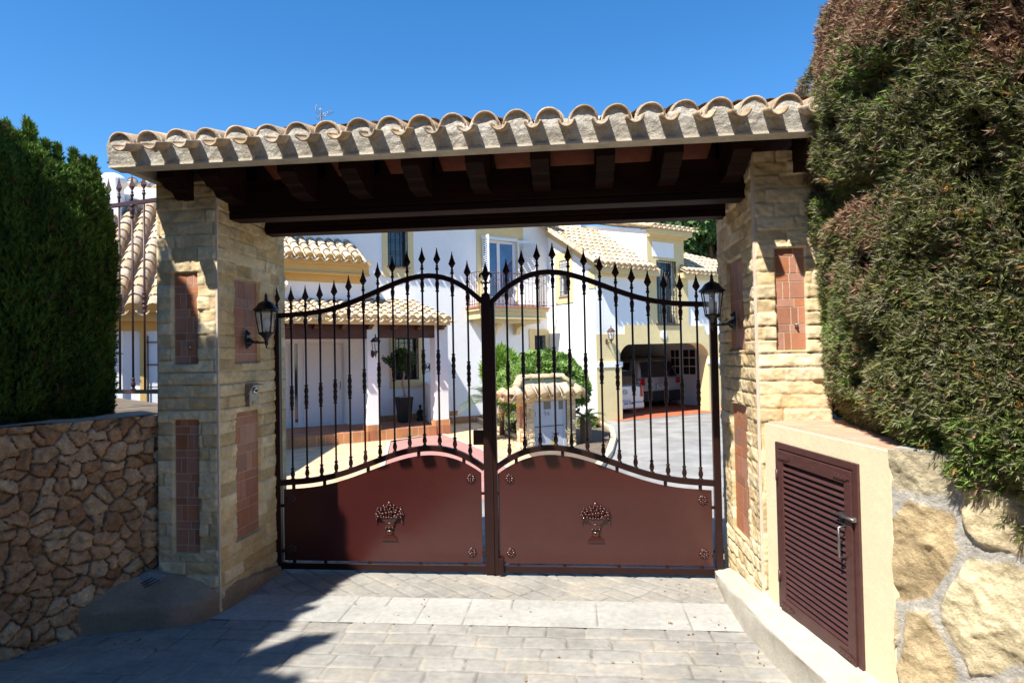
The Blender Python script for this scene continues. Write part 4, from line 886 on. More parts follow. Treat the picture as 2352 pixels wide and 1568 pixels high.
# right hedge
HO = np.array([(1.70, 4.75), (1.57, 4.4), (1.55, 4.1), (1.465, 3.75), (1.405, 3.45), (1.385, 3.1), (1.365, 2.8), (1.43, 2.43), (1.60, 2.06), (1.87, 1.66), (2.25, 1.2), (2.7, .7)])
def hedge():
    rs = np.random.RandomState(8); N = 135000; n = len(HO)
    from math import factorial
    d = np.r_[0, np.cumsum(np.linalg.norm(np.diff(HO, axis=0), axis=1))]; tt = np.linspace(0, d[-1], 300)
    X = np.interp(tt, d, HO[:, 0]); Y = np.interp(tt, d, HO[:, 1])
    k = np.ones(21)/21; Xs = np.convolve(np.pad(X, 10, 'edge'), k, 'valid'); Ys = np.convolve(np.pad(Y, 10, 'edge'), k, 'valid')
    def at(s):
        x = np.interp(s, tt, Xs); y = np.interp(s, tt, Ys); e = .03; dx = np.interp(s+e, tt, Xs)-np.interp(s-e, tt, Xs); dy = np.interp(s+e, tt, Ys)-np.interp(s-e, tt, Ys)
        L = np.hypot(dx, dy)+1e-9; return x, y, dy/L, -dx/L    # outward normal candidate
    def zbot(x, y): return np.interp(y, [.5, 1.6, 2.04, 2.38, 2.75, 3.1, 3.6], [.50, .72, .86, .99, 1.16, 1.22, 1.26])
    TOP = 4.55
    def surf(s, t, dig):
        x, y, nx, ny = at(s); sgn = np.where(nx*(-1)+ny*(-.6) > 0, 1, -1); nx = nx*sgn; ny = ny*sgn
        zb = zbot(x, y); z = zb+(TOP-zb)*t
        zz = z
        off = -.30*sstep(.86, 1.02, t)-.45*sstep(.94, 1.05, t)-.10*(1-sstep(0, .06, t))+.01*np.sin(np.clip(t/.75, 0, 1)*3.14)+.08*sstep(2.3, 3.0, zz)*(1-sstep(3.3, 3.8, zz))
        off = off-(.40*sstep(3.3, 4.05, zz)+.05*sstep(2.9, 3.2, zz))*sstep(2.2, 3.2, y)
        lump = .13*fbm(x*2.1, y*2.1, z*2.1, 4, 3)+.10*fbm(x*6, y*6, z*6, 9, 3)
        hole = -.10*sstep(.62, .80, vnoise(x*4.6+3, y*4.6, z*5.4, 77))
        o_ = off+lump+hole-dig
        return x+nx*o_, y+ny*o_, z, nx, ny
    s = rs.uniform(.5, tt[-1], N); t = rs.rand(N)**1.25; dig = rs.exponential(.028, N)-.012
    x, y, z, nx, ny = surf(s, t, dig)
    P = np.stack([x, y, z], 1); D = np.stack([nx, ny, .15+.9*sstep(.85, 1., t)-.9*(1-sstep(0, .09, t))], 1)+rs.normal(size=(N, 3))*.48+np.array([0, 0, .25])
    # top cap
    M = 16000; s2 = rs.uniform(.5, tt[-1], M); x2, y2, nx2, ny2 = at(s2); sg = np.where(nx2*(-1)+ny2*(-.6) > 0, 1, -1); q = rs.uniform(.3, 1.6, M)
    P2 = np.stack([x2-nx2*sg*q, y2-ny2*sg*q, TOP-.05+.14*fbm(x2*2, y2*2, q*2, 5)+rs.normal(size=M)*.03], 1); D2 = rs.normal(size=(M, 3))*.5+np.array([0, 0, 1.])
    P = np.vstack([P, P2]); D = np.vstack([D, D2]); N = len(P); z = P[:, 2]
    br = sstep(.42, .60, .27+.27*np.clip((z-1.7)/1.2, -.4, 1.0)+.34*fbm(P[:, 0]*1.5, P[:, 1]*1.5, z*1.5, 61, 3)*2+.22*fbm(P[:, 0]*6, P[:, 1]*6, z*6, 62, 3)*2+.07*np.clip(P[:, 0]-1.6, 0, 1)); br = br*.93+.05
    isb = rs.rand(N) < br
    g = lerp((.105, .120, .034), (.215, .225, .072), rs.rand(N)); gb = sstep(.58, .72, vnoise(P[:, 0]*3.3, P[:, 1]*3.3, z*3.3, 99))*rs.rand(N)
    g = g*(1-gb[:, None])+np.array([.20, .33, .06])*gb[:, None]
    w_ = lerp((.22, .13, .08), (.42, .27, .17), rs.rand(N)); gr = lerp((.19, .19, .10), (.30, .28, .17), rs.rand(N))
    mixg = rs.rand(N) < .35; g[mixg] = gr[mixg]
    C = np.where(isb[:, None], w_, g); yl = rs.rand(N) < .01; C[yl] = (.42, .22, .06)
    root = empty('hedge', (2.0, 3.0, 1.2), 0, 'big clipped cypress hedge on the right, upper part dried brown, lower part green', 'hedge')
    scatter('foliage', P, D, SPF, .054*rs.uniform(.55, 1.35, N), C, MT['needle'], root)
    # near-black shell standing in for the dark depth between sprigs
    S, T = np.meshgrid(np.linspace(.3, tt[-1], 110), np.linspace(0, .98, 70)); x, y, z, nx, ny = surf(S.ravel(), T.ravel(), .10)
    i = (np.arange(109)[None]+np.arange(69)[:, None]*110).ravel(); np_mesh('dark_core', np.stack([x, y, z+.02], 1), np.stack([i, i+1, i+111, i+110], 1), MT['core'], root)
    nb = 500; mb = MB()
    for k in range(nb):
        s_, t_ = rs.uniform(.6, tt[-1]-.1), rs.uniform(.1, .95); a = surf(np.array([s_]), np.array([t_]), .10); b = surf(np.array([s_+rs.uniform(-.06, .06)]), np.array([t_+rs.uniform(-.01, .03)]), -.0)
        mb.tube([(a[0][0], a[1][0], a[2][0]), (b[0][0], b[1][0], b[2][0])], [.004, .0015], 4, cap=False)
    mb.build('branches', MT['bark'], root)['kind'] = 'stuff'
    mb = MB()
    for k in range(26):
        a = surf(np.array([rs.uniform(1.2, 4.4)]), np.array([rs.uniform(.15, .7)]), -.01); mb.ball((a[0][0], a[1][0], a[2][0]), (.011, .011, .012), 7, 5)
    mb.build('cones', mat('pale_cone', (.38, .32, .30), .8, bump=(60, .5, .004)), root)
    mb = MB(); mb.tube([(1.9, 3.9, 1.0), (1.95, 3.85, 3.2)], [.08, .04], 8); mb.tube([(2.3, 2.9, 1.0), (2.35, 2.9, 3.2)], [.08, .04], 8); mb.build('trunk', MT['bark'], root)
hedge()

# added hedge out of view, blocks sky light from faces toward the viewer
def sky_blocker_hedge():
    root = empty('added_sky_blocker', (0, -7.5, 0), 0, 'added unseen dark green hedge behind the viewer that blocks sky light', 'hedge')
    rs = np.random.RandomState(3); X = np.linspace(-16, 14, 61); Z = np.linspace(0, 6.2, 14); XX, ZZ = np.meshgrid(X, Z)
    XX = XX.ravel(); ZZ = ZZ.ravel(); YY = -7+.5*fbm(XX*.8, ZZ*.8, 0, 4)-.5*sstep(5, 6.2, ZZ); i = (np.arange(60)[None]+np.arange(13)[:, None]*61).ravel()
    np_mesh('dark_core', np.stack([XX, YY, ZZ], 1), np.stack([i, i+1, i+62, i+61], 1), MT['core'], root)
    n = 9000; x = rs.uniform(-16, 14, n); z = rs.uniform(0, 6.3, n); P = np.stack([x, -6.9+.5*fbm(x*.8, z*.8, 0, 4)-.5*sstep(5, 6.2, z), z], 1)
    scatter('foliage', P, rs.normal(size=(n, 3))*.4+np.array([0, 1., .4]), SPR, .3*rs.uniform(.6, 1.2, n), lerp((.04, .07, .015), (.10, .15, .03), rs.rand(n)), MT['needle'], root)
sky_blocker_hedge()
# ================================================================ THE VILLA  (u, v, z in a frame turned 37.7 deg)
VC = 16.4; VA = 15.9; VD = 14.1; Z0 = ZC; ZP = -.06
vil = empty('villa', tuple(HU*11.65+HV*14.1+np.array([0, 0, Z0])), HA, 'white Andalusian villa with ochre window surrounds, tiled roofs, balcony and carport behind the gate', 'villa')
def H(): return MB(HM)
def rng(px, v):   # list of px -> u0,u1,z0,z1
    q = [onV(x, y, v) for x, y in px]; return min(a[0] for a in q), max(a[0] for a in q), min(a[2] for a in q), max(a[2] for a in q)
def bx(x0, y0, x1, y1, v):
    a = onV(x0, (y0+y1)/2, v)[0]; b = onV(x1, (y0+y1)/2, v)[0]; xm = (x0+x1)/2; return a, b, onV(xm, y1, v)[2], onV(xm, y0, v)[2]
def bu(x0, y0, x1, y1, u):
    a = onU(x0, (y0+y1)/2, u)[1]; b = onU(x1, (y0+y1)/2, u)[1]; xm = (x0+x1)/2; return min(a, b), max(a, b), onU(xm, y1, u)[2], onU(xm, y0, u)[2]
def wallv(mb, v, t, u0, u1, z0, z1, ops=()):
    us = sorted({u0, u1} | {a for o in ops for a in (o[0], o[1]) if u0 < a < u1})
    for a, b in zip(us, us[1:]):
        m = (a+b)/2; cuts = sorted([(o[2], o[3]) for o in ops if o[0] < m < o[1]]); z = z0
        for (p, q) in cuts:
            if p > z: mb.box((a, v, z), (b, v+t, p))
            z = max(z, q)
        if z < z1: mb.box((a, v, z), (b, v+t, z1))
def wallu(mb, u, t, v0, v1, z0, z1, ops=()):
    vs = sorted({v0, v1} | {a for o in ops for a in (o[0], o[1]) if v0 < a < v1})
    for a, b in zip(vs, vs[1:]):
        m = (a+b)/2; cuts = sorted([(o[2], o[3]) for o in ops if o[0] < m < o[1]]); z = z0
        for (p, q) in cuts:
            if p > z: mb.box((u, a, z), (u+t, b, p))
            z = max(z, q)
        if z < z1: mb.box((u, a, z), (u+t, b, z1))
def surround(mb, v, o, s, t=.025):
    (u0, u1, z0, z1), (a, b, c, d) = o, s; f = v-t; e = .12
    mb.box((a, f, c), (b, v-.001, z0)); mb.box((a, f, z1), (b, v-.001, d)); mb.box((a, f, z0), (u0, v-.001, z1)); mb.box((u1, f, z0), (b, v-.001, z1))
def grille(mb, u0, u1, z0, z1, v, n=5, rows=(.2, .5, .8), side=True):
    for i in range(n):
        u = u0+(u1-u0)*(i+.5)/n; mb.tube([(u, v, z0), (u, v, z1)], .008, 6)
    for f in rows: z = z0+(z1-z0)*f; mb.tube([(u0-.01, v, z), (u1+.01, v, z)], .007, 6)
    mb.tube([(u0, v, z0), (u1, v, z0)], .009, 6); mb.tube([(u0, v, z1-.02), (u1, v, z1-.02)], .009, 6)
    pts = [(u0+(u1-u0)*t, v-.01, z1-.28+.16*math.sin(math.pi*t)) for t in np.linspace(0, 1, 9)]; mb.tube(pts, .007, 6)
    if side: mb.tube([(u0-.005, v, z0), (u0-.005, v, z1)], .009, 6); mb.tube([(u1+.005, v, z0), (u1+.005, v, z1)], .009, 6)
def winv(v, o, mframe='whitepaint', pane='glass', n=2, grill=None, rec=.14, name='window', gl='lantern', curtain=False, fw=.045):
    u0, u1, z0, z1 = o; m = H(); y = v+rec
    m.box((u0, y, z0), (u1, y+.05, z0+fw)); m.box((u0, y, z1-fw), (u1, y+.05, z1)); m.box((u0, y, z0+fw), (u0+fw, y+.05, z1-fw)); m.box((u1-fw, y, z0+fw), (u1, y+.05, z1-fw))
    for i in range(1, n): u = u0+(u1-u0)*i/n; m.box((u-fw*.7, y-.002, z0+fw), (u+fw*.7, y+.048, z1-fw))
    w_ = m.build(name, MT[mframe], vil)
    m = H(); m.box((u0+.01, y+.025, z0+.01), (u1-.01, y+.032, z1-.01)); m.build('pane', MT[pane], w_)
    if curtain:
        m = H()
        k = 26; 
        for i in range(k): a = u0+(u1-u0)*i/k; m.add([(a, y+.09+.02*(i % 2), z0), (a+(u1-u0)/k, y+.09+.02*((i+1) % 2), z0), (a+(u1-u0)/k, y+.09+.02*((i+1) % 2), z1), (a, y+.09+.02*(i % 2), z1)], [(0, 1, 2, 3)])
        m.build('curtain', mat('curtain_cloth', (.5, .38, .34), .9), w_)
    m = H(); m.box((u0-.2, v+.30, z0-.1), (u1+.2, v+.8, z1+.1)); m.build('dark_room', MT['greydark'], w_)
    if grill: m = H(); grille(m, u0+.02, u1-.02, z0+.02, z1-.01, v-.02, *grill); m.build('window_grille', MT[gl], w_)
    return w_
# --- main facade -------------------------------------------------
oC = list(bx(890, 530, 936, 613, VC)); oC[3] = 5.35; sC = list(bx(878, 530, 949, 638, VC)); sC[3] = 5.6
oB = list(bx(1109, 553, 1185, 702, VC)); sB = list(bx(1095, 540, 1202, 702, VC)); sB[3] = 6.0
oL = list(bx(1228, 770, 1253, 880, VC)); sL = list(bx(1216, 756, 1262, 893, VC))
oP = list(bx(907, 780, 961, 872, VC)); sP = list(bx(896, 772, 971, 891, VC)); sP[3] = 2.28; oP[3] = 2.2
uA = onV(832, 660, VA)[0]
DU = 11.65
od = list(bx(668, 787, 792, 976, VC)); od[2] = ZP; od[3] = 2.1; od[0] = 3.55
mb = H(); wallv(mb, VC, .32, 3.0, DU, Z0-.1, 5.95, [tuple(oC), tuple(oB), tuple(oL), tuple(oP), tuple(od)])
mb.build('main_wall', MT['white'], vil)
mb = H()
for o, s in ((oC, sC), (oL, sL), (oP, sP)): surround(mb, VC, o, s); mb.build('window_surround', MT['yellow'], vil); mb = H()
a, b, c, d = sB; mb.box((a, VC-.03, oB[2]-.0), (oB[0], VC-.001, d)); mb.box((oB[0], VC-.03, oB[3]), (b, VC-.001, d)); mb.box((oB[1], VC-.03, oB[2]), (b, VC-.001, oB[3]))
mb.build('balcony_door_surround', MT['yellow'], vil)
winv(VC, oC, 'greydark', 'glass', 1, (4, (.33, .62), True), name='upper_window')
winv(VC, oL, 'greydark', 'glass', 1, (4, (.3, .7), True), name='small_window')
winv(VC, oP, 'greydark', 'glass', 1, (4, (.45,), True), name='porch_window')
m = H(); u0, u1, z0_, z1_ = oC; m.box((u0-.05, VC-.06, z0_-.04), (u1+.05, VC+.1, z0_)); m.build('window_sill', MT['terra'], vil); m = H(); u0, u1, z0_, z1_ = oL; m.box((u0-.03, VC-.05, z0_-.04), (u1+.03, VC+.1, z0_)); m.build('window_sill', MT['terra'], vil)
# balcony door
w_ = winv(VC, oB, 'whitepaint', 'glassblue', 2, None, rec=.06, name='balcony_door', fw=.075)
m = H(); u0, u1, z0_, z1_ = oB; m.box((u0-.06, VC-.05, z1_), (u1+.06, VC+.02, z1_+.10)); m.box((u0+.0, VC+.05, z0_), (u1, VC+.10, z0_+.28)); m.build('door_head', MT['whitepaint'], w_)
def shutter(u, ang, z0, z1, wd, flip):
    M = HM @ Matrix.Translation((u, VC-.05, 0)) @ Matrix.Rotation(ang, 4, 'Z'); m = MB(M); s = -1 if flip else 1
    m.box((0, -.02, z0), (s*.05, .02, z1)); m.box((s*(wd-.05), -.02, z0), (s*wd, .02, z1)); m.box((s*.05, -.02, z0), (s*(wd-.05), .02, z0+.07)); m.box((s*.05, -.02, z1-.07), (s*(wd-.05), .02, z1)); m.box((s*.05, -.02, z0+.72), (s*(wd-.05), .02, z0+.8)); m.box((s*.05, -.012, z0+.07), (s*(wd-.05), .012, z0+.72))
    o = m.build('shutter', MT['whitepaint'], vil); m = MB(M); z = z0+.83
    while z < z1-.09:
        m.hexa([(s*.05, -.02, z), (s*(wd-.05), -.02, z), (s*(wd-.05), .015, z+.035), (s*.05, .015, z+.035)], [(s*.05, -.018, z+.008), (s*(wd-.05), -.018, z+.008), (s*(wd-.05), .018, z+.043), (s*.05, .018, z+.043)]); z += .062
    m.build('louvres', MT['whitepaint'], o)
shutter(oB[0]-.02, math.radians(-100), oB[2]+.02, oB[3]+.05, .52, False)
shutter(oB[1]+.04, math.radians(-12), oB[2]+.02, oB[3]+.05, .62, False)
# balcony slab
bz = onV(1180, 704, VC-.75)[2]; vb = VC-.80
ub0, ub1 = onV(1099, 702, vb)[0], onV(1264, 707, vb)[0]
bal = None
def slab(mb, e0, e1, z0, z1): mb.box((ub0-e0+.0, vb-e0, z0), (ub1+e0, VC-.002, z1))
mb = H(); slab(mb, .0, 0, bz-.05, bz); bal = mb.build('balcony', MT['terra'], vil)
mb = H()
for k, (e0, za, zb2) in enumerate(((-.03, -.13, -.051), (-.10, -.30, -.131), (-.07, -.36, -.301), (-.22, -.47, -.361))):
    mb.box((ub0-e0, vb-e0, bz+za), (ub1+e0, VC-.003, bz+zb2))
for u in (ub0+.9, ub1-.75): mb.prism([(VC-.003, bz-.471), (VC-.45, bz-.471), (VC-.44, bz-.55), (VC-.20, bz-.62), (VC-.12, bz-.8), (VC-.003, bz-.8)], 0, u-.07, u+.07)
mb.build('balcony_moulding', MT['yellow'], bal)
mb = H(); e = .07; path = [(ub0+e, VC-.02), (ub0+e, vb+e), (ub1-e, vb+e), (ub1-e, VC-.02)]
for z in (.98, .06): mb.tube([(a, b, bz+z) for a, b in path], .012, 6)
for (a, b), (c, d) in zip(path, path[1:]):
    L = math.hypot(c-a, d-b); n = max(2, int(L/.125))
    for i in range(n+1):
        t = i/n; x, y = a+(c-a)*t, b+(d-b)*t; mb.tube([(x, y, bz+.0), (x, y, bz+.98)], .0075, 5)
        mb.lathe((x, y, bz+.16), [(.006, -.04), (.016, -.01), (.018, .01), (.006, .04)], 6)
        if i % 3 == 1: mb.lathe((x, y, bz+.83), [(.004, -.05), (.02, 0), (.004, .05)], 6)
    pts = [(a+(c-a)*t, b+(d-b)*t, bz+.72+.05*math.cos(t*L*9)) for t in np.linspace(0, 1, max(3, int(L*16)))]; mb.tube(pts, .007, 5)
mb.build('railing', MT['lanternbr'], bal)
# main roof eave
def htiles(name, u0, v0, z0, du, dv_dz, width, length, parent=vil, pitch=.22, r=.09, tl=.36, m='rooftile', fill='yellow', th=.012, tongue=.07, seg=6):
    t = MB(); f = MB(); R3 = HM.to_3x3()
    tiles(t, HM @ Vector((u0, v0, z0)), R3 @ Vector(du), R3 @ Vector(dv_dz), width, length, pitch=pitch, tl=tl, r=r, seg=seg, fill=f, th=th, tongue=tongue)
    o = t.build(name, MT[m], parent)
    if f.V: f.build('eave_fill', MT[fill], o)
    return o
def sl(a): return (0, math.cos(a), math.sin(a))
htiles('main_roof', 2.9, VC-.50, 6.0, (1, 0, 0), sl(.36), 8.75, 2.6, tongue=.11)
mb = H(); mb.box((2.9, VC-.42, 5.86), (DU, VC-.001, 5.98)); mb.box((2.9, VC-.22, 5.74), (DU, VC-.001, 5.859)); mb.prism([(VC-.3, 5.981), (VC+2.2, 5.981), (VC+2.2, 6.85)], 0, 2.92, DU-.02); mb.build('main_cornice', MT['yellow'], vil)
# --- left wing A --------------------------------------------------
zeA = onV(730, 594, VA-.42)[2]; uAr = onV(833, 598, VA-.42)[0]
mb = H(); wallv(mb, VA, .48, 1.2, uA, 2.4, zeA-.02); mb.build('left_wing_wall', MT['white'], vil)
mb = H(); mb.box((1.2, VA-.34, zeA-.10), (uA+.12, VA-.001, zeA+.0)); mb.box((1.2, VA-.25, zeA-.30), (uA+.10, VA-.001, zeA-.101)); mb.box((1.2, VA-.28, zeA-.34), (uA+.12, VA-.001, zeA-.301)); mb.box((1.2, VA-.02, zeA-.52), (uA+.02, VA-.0005, zeA-.341)); mb.prism([(VA-.35, zeA+.0), (VA+.9, zeA+.0), (VA+.9, zeA+.70)], 0, 1.2, uAr-.03); mb.build('left_wing_cornice', MT['ochre'], vil)
htiles('left_wing_roof', 1.2, VA-.42, zeA+.03, (1, 0, 0), sl(.54), uAr-1.2, 1.8, fill='ochre', pitch=.235, r=.095)
# little canopy over wing window
mb = H()
q = onV(648, 640, VA-.45); htiles('awning_roof', q[0]-1.45, VA-.45, q[2]-.1, (1, 0, 0), sl(.5), 1.5, .5, fill='ochre', pitch=.235, r=.095)
mb.prism([(VA-.40, q[2]-.12), (VA-.002, q[2]-.12), (VA-.002, q[2]+.08)], 0, q[0]-1.43, q[0]+.03); mb.prism([(VA-.002, q[2]-.42), (VA-.40, q[2]-.121), (VA-.002, q[2]-.121)], 0, q[0]-1.43, q[0]+.03); mb.build('awning_moulding', MT['ochre'], vil)
# --- porch --------------------------------------------------------
VP = 14.35; up1 = onV(1012, 800, VP)[0]; ze = onV(840, 735, VP-.38)[2]; ur = onV(1038, 735, VP-.38)[0]
zr = onV(820, 688, VC)[2]; a = math.atan2(zr-ze-.05, VC-VP+.38)
htiles('porch_roof', 1.4, VP-.38, ze+.02, (1, 0, 0), sl(a), ur-1.4, (VC-VP+.36)/math.cos(a)+.02, pitch=.235, r=.095, tl=.34)
mb = H(); mb.box((1.4, VP-.33, ze-.09), (ur-.02, VP-.26, ze+.02)); mb.build('porch_eave_board', MT['yellow'], vil)
mb = H(); mb.prism([(VP-.26, ze-.07), (VC-.01, zr-.16), (VC-.01, zr-.10), (VP-.26, ze-.02)], 0, 1.4, ur-.05); mb.build('porch_ceiling', MT['woodh'], vil)
zb1 = onV(740, 778, VP)[2]; zbt = onV(740, 752, VP)[2]
p1a, p1b = onV(845, 900, VP)[0], onV(872, 900, VP)[0]; p2a, p2b = onV(1001, 900, VP)[0], onV(1031, 900, VP)[0]
mb = H(); mb.box((1.5, VP+.03, zb1), (p1a+.10, VP+.20, ze-.03)); mb.build('porch_beam', MT['woodh'], vil, bevel=.01)
mb = H(); mb.box((p1b-.12, VP+.03, zb1+.02), (p2a+.05, VP+.20, ze-.03)); mb.build('porch_beam', MT['woodh'], vil, bevel=.01)
for i in range(9):
    u = 1.9+.62*i
    if u > p2b+.1: continue
    mb = H(); mb.prism([(VP+.029, ze-.20), (VP-.12, ze-.19), (VP-.15, ze-.14), (VP-.24, ze-.125), (VP-.25, ze-.075), (VP+.029, ze-.03)], 0, u-.05, u+.05); mb.build('rafter_end', MT['woodh'], vil)
zp1 = onV(858, 984, VP)[2]
for (a_, b_) in ((p1a, p1b), (p2a, p2b)):
    mb = H(); mb.box((a_, VP, ZP+.13), (b_, VP+.32, ze-.031)); p_ = mb.build('porch_pillar', MT['white'], vil, bevel=.012)
    mb = H(); mb.box((a_-.015, VP-.015, Z0), (b_+.015, VP+.335, ZP+.13)); mb.build('pillar_plinth', MT['riser'], p_)
mb = H(); mb.box((1.0, VP-.02, Z0-.05), (p2b+.02, VC, ZP)); mb.build('porch_floor', MT['porchfl'], vil)
mb = H(); mb.box((1.0, VP-.04, Z0-.02), (p1a-.016, VP-.021, ZP+.004)); mb.box((p1b+.016, VP-.04, Z0-.02), (p2a-.016, VP-.021, ZP+.004)); mb.build('step_riser', MT['riser'], vil)
mb = H(); mb.box((p1b+.1, VC-.015, ZP), (oP[1]+1.2, VC-.001, ZP+.14)); mb.box((p2b, VC-.02, Z0), (DU-.5, VC-.003, Z0+.2)); mb.build('skirting', MT['riser'], vil)
mb = H(); uw = onV(974, 950, VC)[0]; q = [(p2a+.02, VP+.33), (p2b-.03, VP+.33), (uw+.5, VC-.002), (uw, VC-.002)]; mb.hexa([(a_, b_, ZP) for a_, b_ in q], [(a_, b_, .95) for a_, b_ in q]); mb.build('porch_side_wall', MT['white'], vil)
mb = H(); mb.box((od[1]+.02, VC-.35, ZP), (p1b+.35, VC-.002, ze+.3)); mb.build('porch_return', MT['white'], vil)
# front door
u0, u1, z0_, z1_ = od
m = H(); m.box((u0, VC+.10, z0_), (u1, VC+.16, z1_)); dr = m.build('front_door', MT['whitepaint'], vil)
ug = [onV(x, 880, VC+.1)[0] for x in (668, 676, 683, 688, 700, 791)]
m = H(); m.box((ug[0]-.03, VC+.05, z0_), (ug[1]-.003, VC+.099, z1_)); m.box((ug[2]+.003, VC+.05, z0_), (ug[3], VC+.099, z1_)); m.box((ug[3]+.10, VC+.06, z0_+.06), (u1-.06, VC+.098, z1_-.06)); m.box((u0, VC+.03, z1_-.055), (u1, VC+.099, z1_)); m.build('door_leaf', MT['whitepaint'], dr, bevel=.006)
m = H(); m.box((ug[1], VC+.09, z0_+.12), (ug[2], VC+.0985, z1_-.06)); m.build('side_glass', MT['glass'], dr)
m = H(); L = (u1-ug[3]-.4)
for (za, zb2) in ((.25, .95), (1.08, 1.85)): m.box((ug[3]+.22, VC+.052, z0_+za), (u1-.18, VC+.0595, z0_+za+.015)); m.box((ug[3]+.22, VC+.052, z0_+zb2), (u1-.18, VC+.0595, z0_+zb2+.015)); m.box((ug[3]+.22, VC+.052, z0_+za), (ug[3]+.235, VC+.0595, z0_+zb2)); m.box((u1-.195, VC+.052, z0_+za), (u1-.18, VC+.0595, z0_+zb2))
m.build('door_moulding', MT['whitepaint'], dr)
m = H(); m.tube([(u1-.11, VC+.02, .85), (u1-.11, VC+.02, 1.05)], .012, 8); m.build('handle', MT['steel'], dr)
# house number
nu = onV(981, 844, VC-.02); M = HM @ Matrix.Translation((nu[0], VC-.012, nu[2])) @ Matrix.Rotation(math.pi/2, 4, 'X')
m = H(); m.box((nu[0]-.14, VC-.01, nu[2]-.12), (nu[0]+.14, VC-.001, nu[2]+.12)); hn = empty('house_number', tuple(HM @ Vector(nu)), HA, 'small white house number tile reading 94 on the porch wall', 'house number'); m.build('tile', MT['whitepaint'], hn)
text('94', .24, M, MT['black'], hn, 'numerals', bold=.006)
m = H()
for (a, b, c, d) in ((-.14, .14, .105, .12), (-.14, .14, -.12, -.105), (-.14, -.127, -.105, .105), (.127, .14, -.105, .105)): m.box((nu[0]+a, VC-.013, nu[2]+c), (nu[0]+b, VC-.0105, nu[2]+d))
m.build('border', MT['black'], hn)
# --- corner wing D + tower E + F --------------------------------------------
uE0 = onV(1487, 650, VD)[0]; uE1 = onV(1569, 560, VD)[0]; uG1 = onV(1641, 760, VD)[0]+.8
zeD = onV(1440, 612, VD-.38)[2]; uD0 = onV(1374, 606, VD-.38)[0]; uD1 = onV(1509, 614, VD-.38)[0]
tp2 = onU(1270, 527, uD0); aD = math.atan2(tp2[2]-zeD-.15, tp2[1]-(VD-.38)); aD = min(max(aD, .38), .62)
o1 = bu(1287, 598, 1304, 680, DU); s1 = bu(1277, 578, 1316, 697, DU)
gtop = 1.93; band = [(onV(1434, 760, VD)[0], onV(1400, 767, VD)[2]), (onV(1618, 760, VD)[0], onV(1530, 747, VD)[2])]
zlo, zhi = band[0][1], band[1][1]; ub_a, ub_b = band[0][0], band[1][0]
# left flank (family 2 wall) with its gable-cut top
def ztopD(v): return zeD-.05+(v-VD+.38)*math.tan(aD)-.10
mb = H(); wallu(mb, DU, .3, VD, VC+.3, Z0-.1, zeD-.06, [o1])
mb.prism([(VD, zeD-.0599), (VC+.3, zeD-.0599), (VC+.3, ztopD(VC+.3)), (VD, ztopD(VD))], 0, DU, DU+.3); mb.build('corner_wing_wall', MT['white'], vil)
# surround on u-plane
mb = H(); v0, v1, za, zb2 = s1; a1, b1, c1_, d1_ = o1; e = DU-.025
mb.box((e, v0, za), (DU-.001, v1, c1_)); mb.box((e, v0, d1_), (DU-.001, v1, zb2)); mb.box((e, v0, c1_), (DU-.001, a1, d1_)); mb.box((e, b1, c1_), (DU-.001, v1, d1_))
# raking band and corner block
vk = onU(1362, 600, DU)[1]
mb.hexa([(e, VD-.02, ztopD(VD)-.12), (DU+.2, VD-.02, ztopD(VD)-.12), (DU+.2, VC, ztopD(VC)-.12), (e, VC, ztopD(VC)-.12)], [(e, VD-.02, ztopD(VD)+.09), (DU+.2, VD-.02, ztopD(VD)+.09), (DU+.2, VC, ztopD(VC)+.09), (e, VC, ztopD(VC)+.09)])
mb.box((e+.001, VD-.021, zeD-.62), (DU-.0011, VD+.26, ztopD(VD)-.10))
mb.build('corner_wing_trim', MT['yellow'], vil)
m = H(); m.box((DU+.10, a1, c1_), (DU+.14, b1, d1_)); w_ = m.build('side_window', MT['glass'], vil)
m = H(); m.box((DU+.07, a1, c1_), (DU+.11, a1+.05, d1_)); m.box((DU+.07, b1-.05, c1_), (DU+.11, b1, d1_)); m.box((DU+.07, a1+.05, c1_), (DU+.11, b1-.05, c1_+.05)); m.box((DU+.07, a1+.05, d1_-.05), (DU+.11, b1-.05, d1_)); m.build('frame', MT['whitepaint'], w_)
m = H()
for i in range(5): v = a1+(b1-a1)*(i+.5)/5; m.tube([(DU-.04, v, c1_), (DU-.04, v, d1_)], .008, 5)
for f in (.12, .5, .88): m.tube([(DU-.04, a1, c1_+(d1_-c1_)*f), (DU-.04, b1, c1_+(d1_-c1_)*f)], .008, 5)
m.build('window_grille', MT['lantern'], w_)
m = H(); m.box((DU-.05, a1-.05, c1_-.04), (DU+.1, b1+.05, c1_)); m.build('sill', MT['terra'], w_)
# front wall D/E/F white, garage band yellow
oW = list(bx(1508, 599, 1553, 743, VD)); zE = onV(1530, 531, VD)[2]
gx = [onV(x, 850, VD)[0] for x in (1424, 1629)]
mb = H(); wallv(mb, VD+.0, .35, DU+.3, uE0, zlo, zeD-.05, [(ub_a, uE0+1, zlo-1, zhi)]); mb.box((DU+.001, VD-.0, zlo), (DU+.2995, VD+.35, zlo+.001)); mb.box((DU, VD-.004, zlo), (DU+.3, VD-.0005, zeD-.05)); mb.build('corner_wing_front', MT['white'], vil)
mb = H(); wallv(mb, VD-.015, .365, uE0, uE1, zhi, zE, [tuple(oW)]); mb.build('tower_front', MT['yellow'], vil)
tw = bx(1500, 578, 1553-.0, 595, VD); tz0, tz1 = onV(1530, 1/1*587, VD)[2], onV(1530, 566, VD)[2]
tu0, tu1 = onV(1497, 573, VD)[0], onV(1546, 573, VD)[0]; tza, tzb = onV(1520, 591, VD)[2], onV(1520, 557, VD)[2]
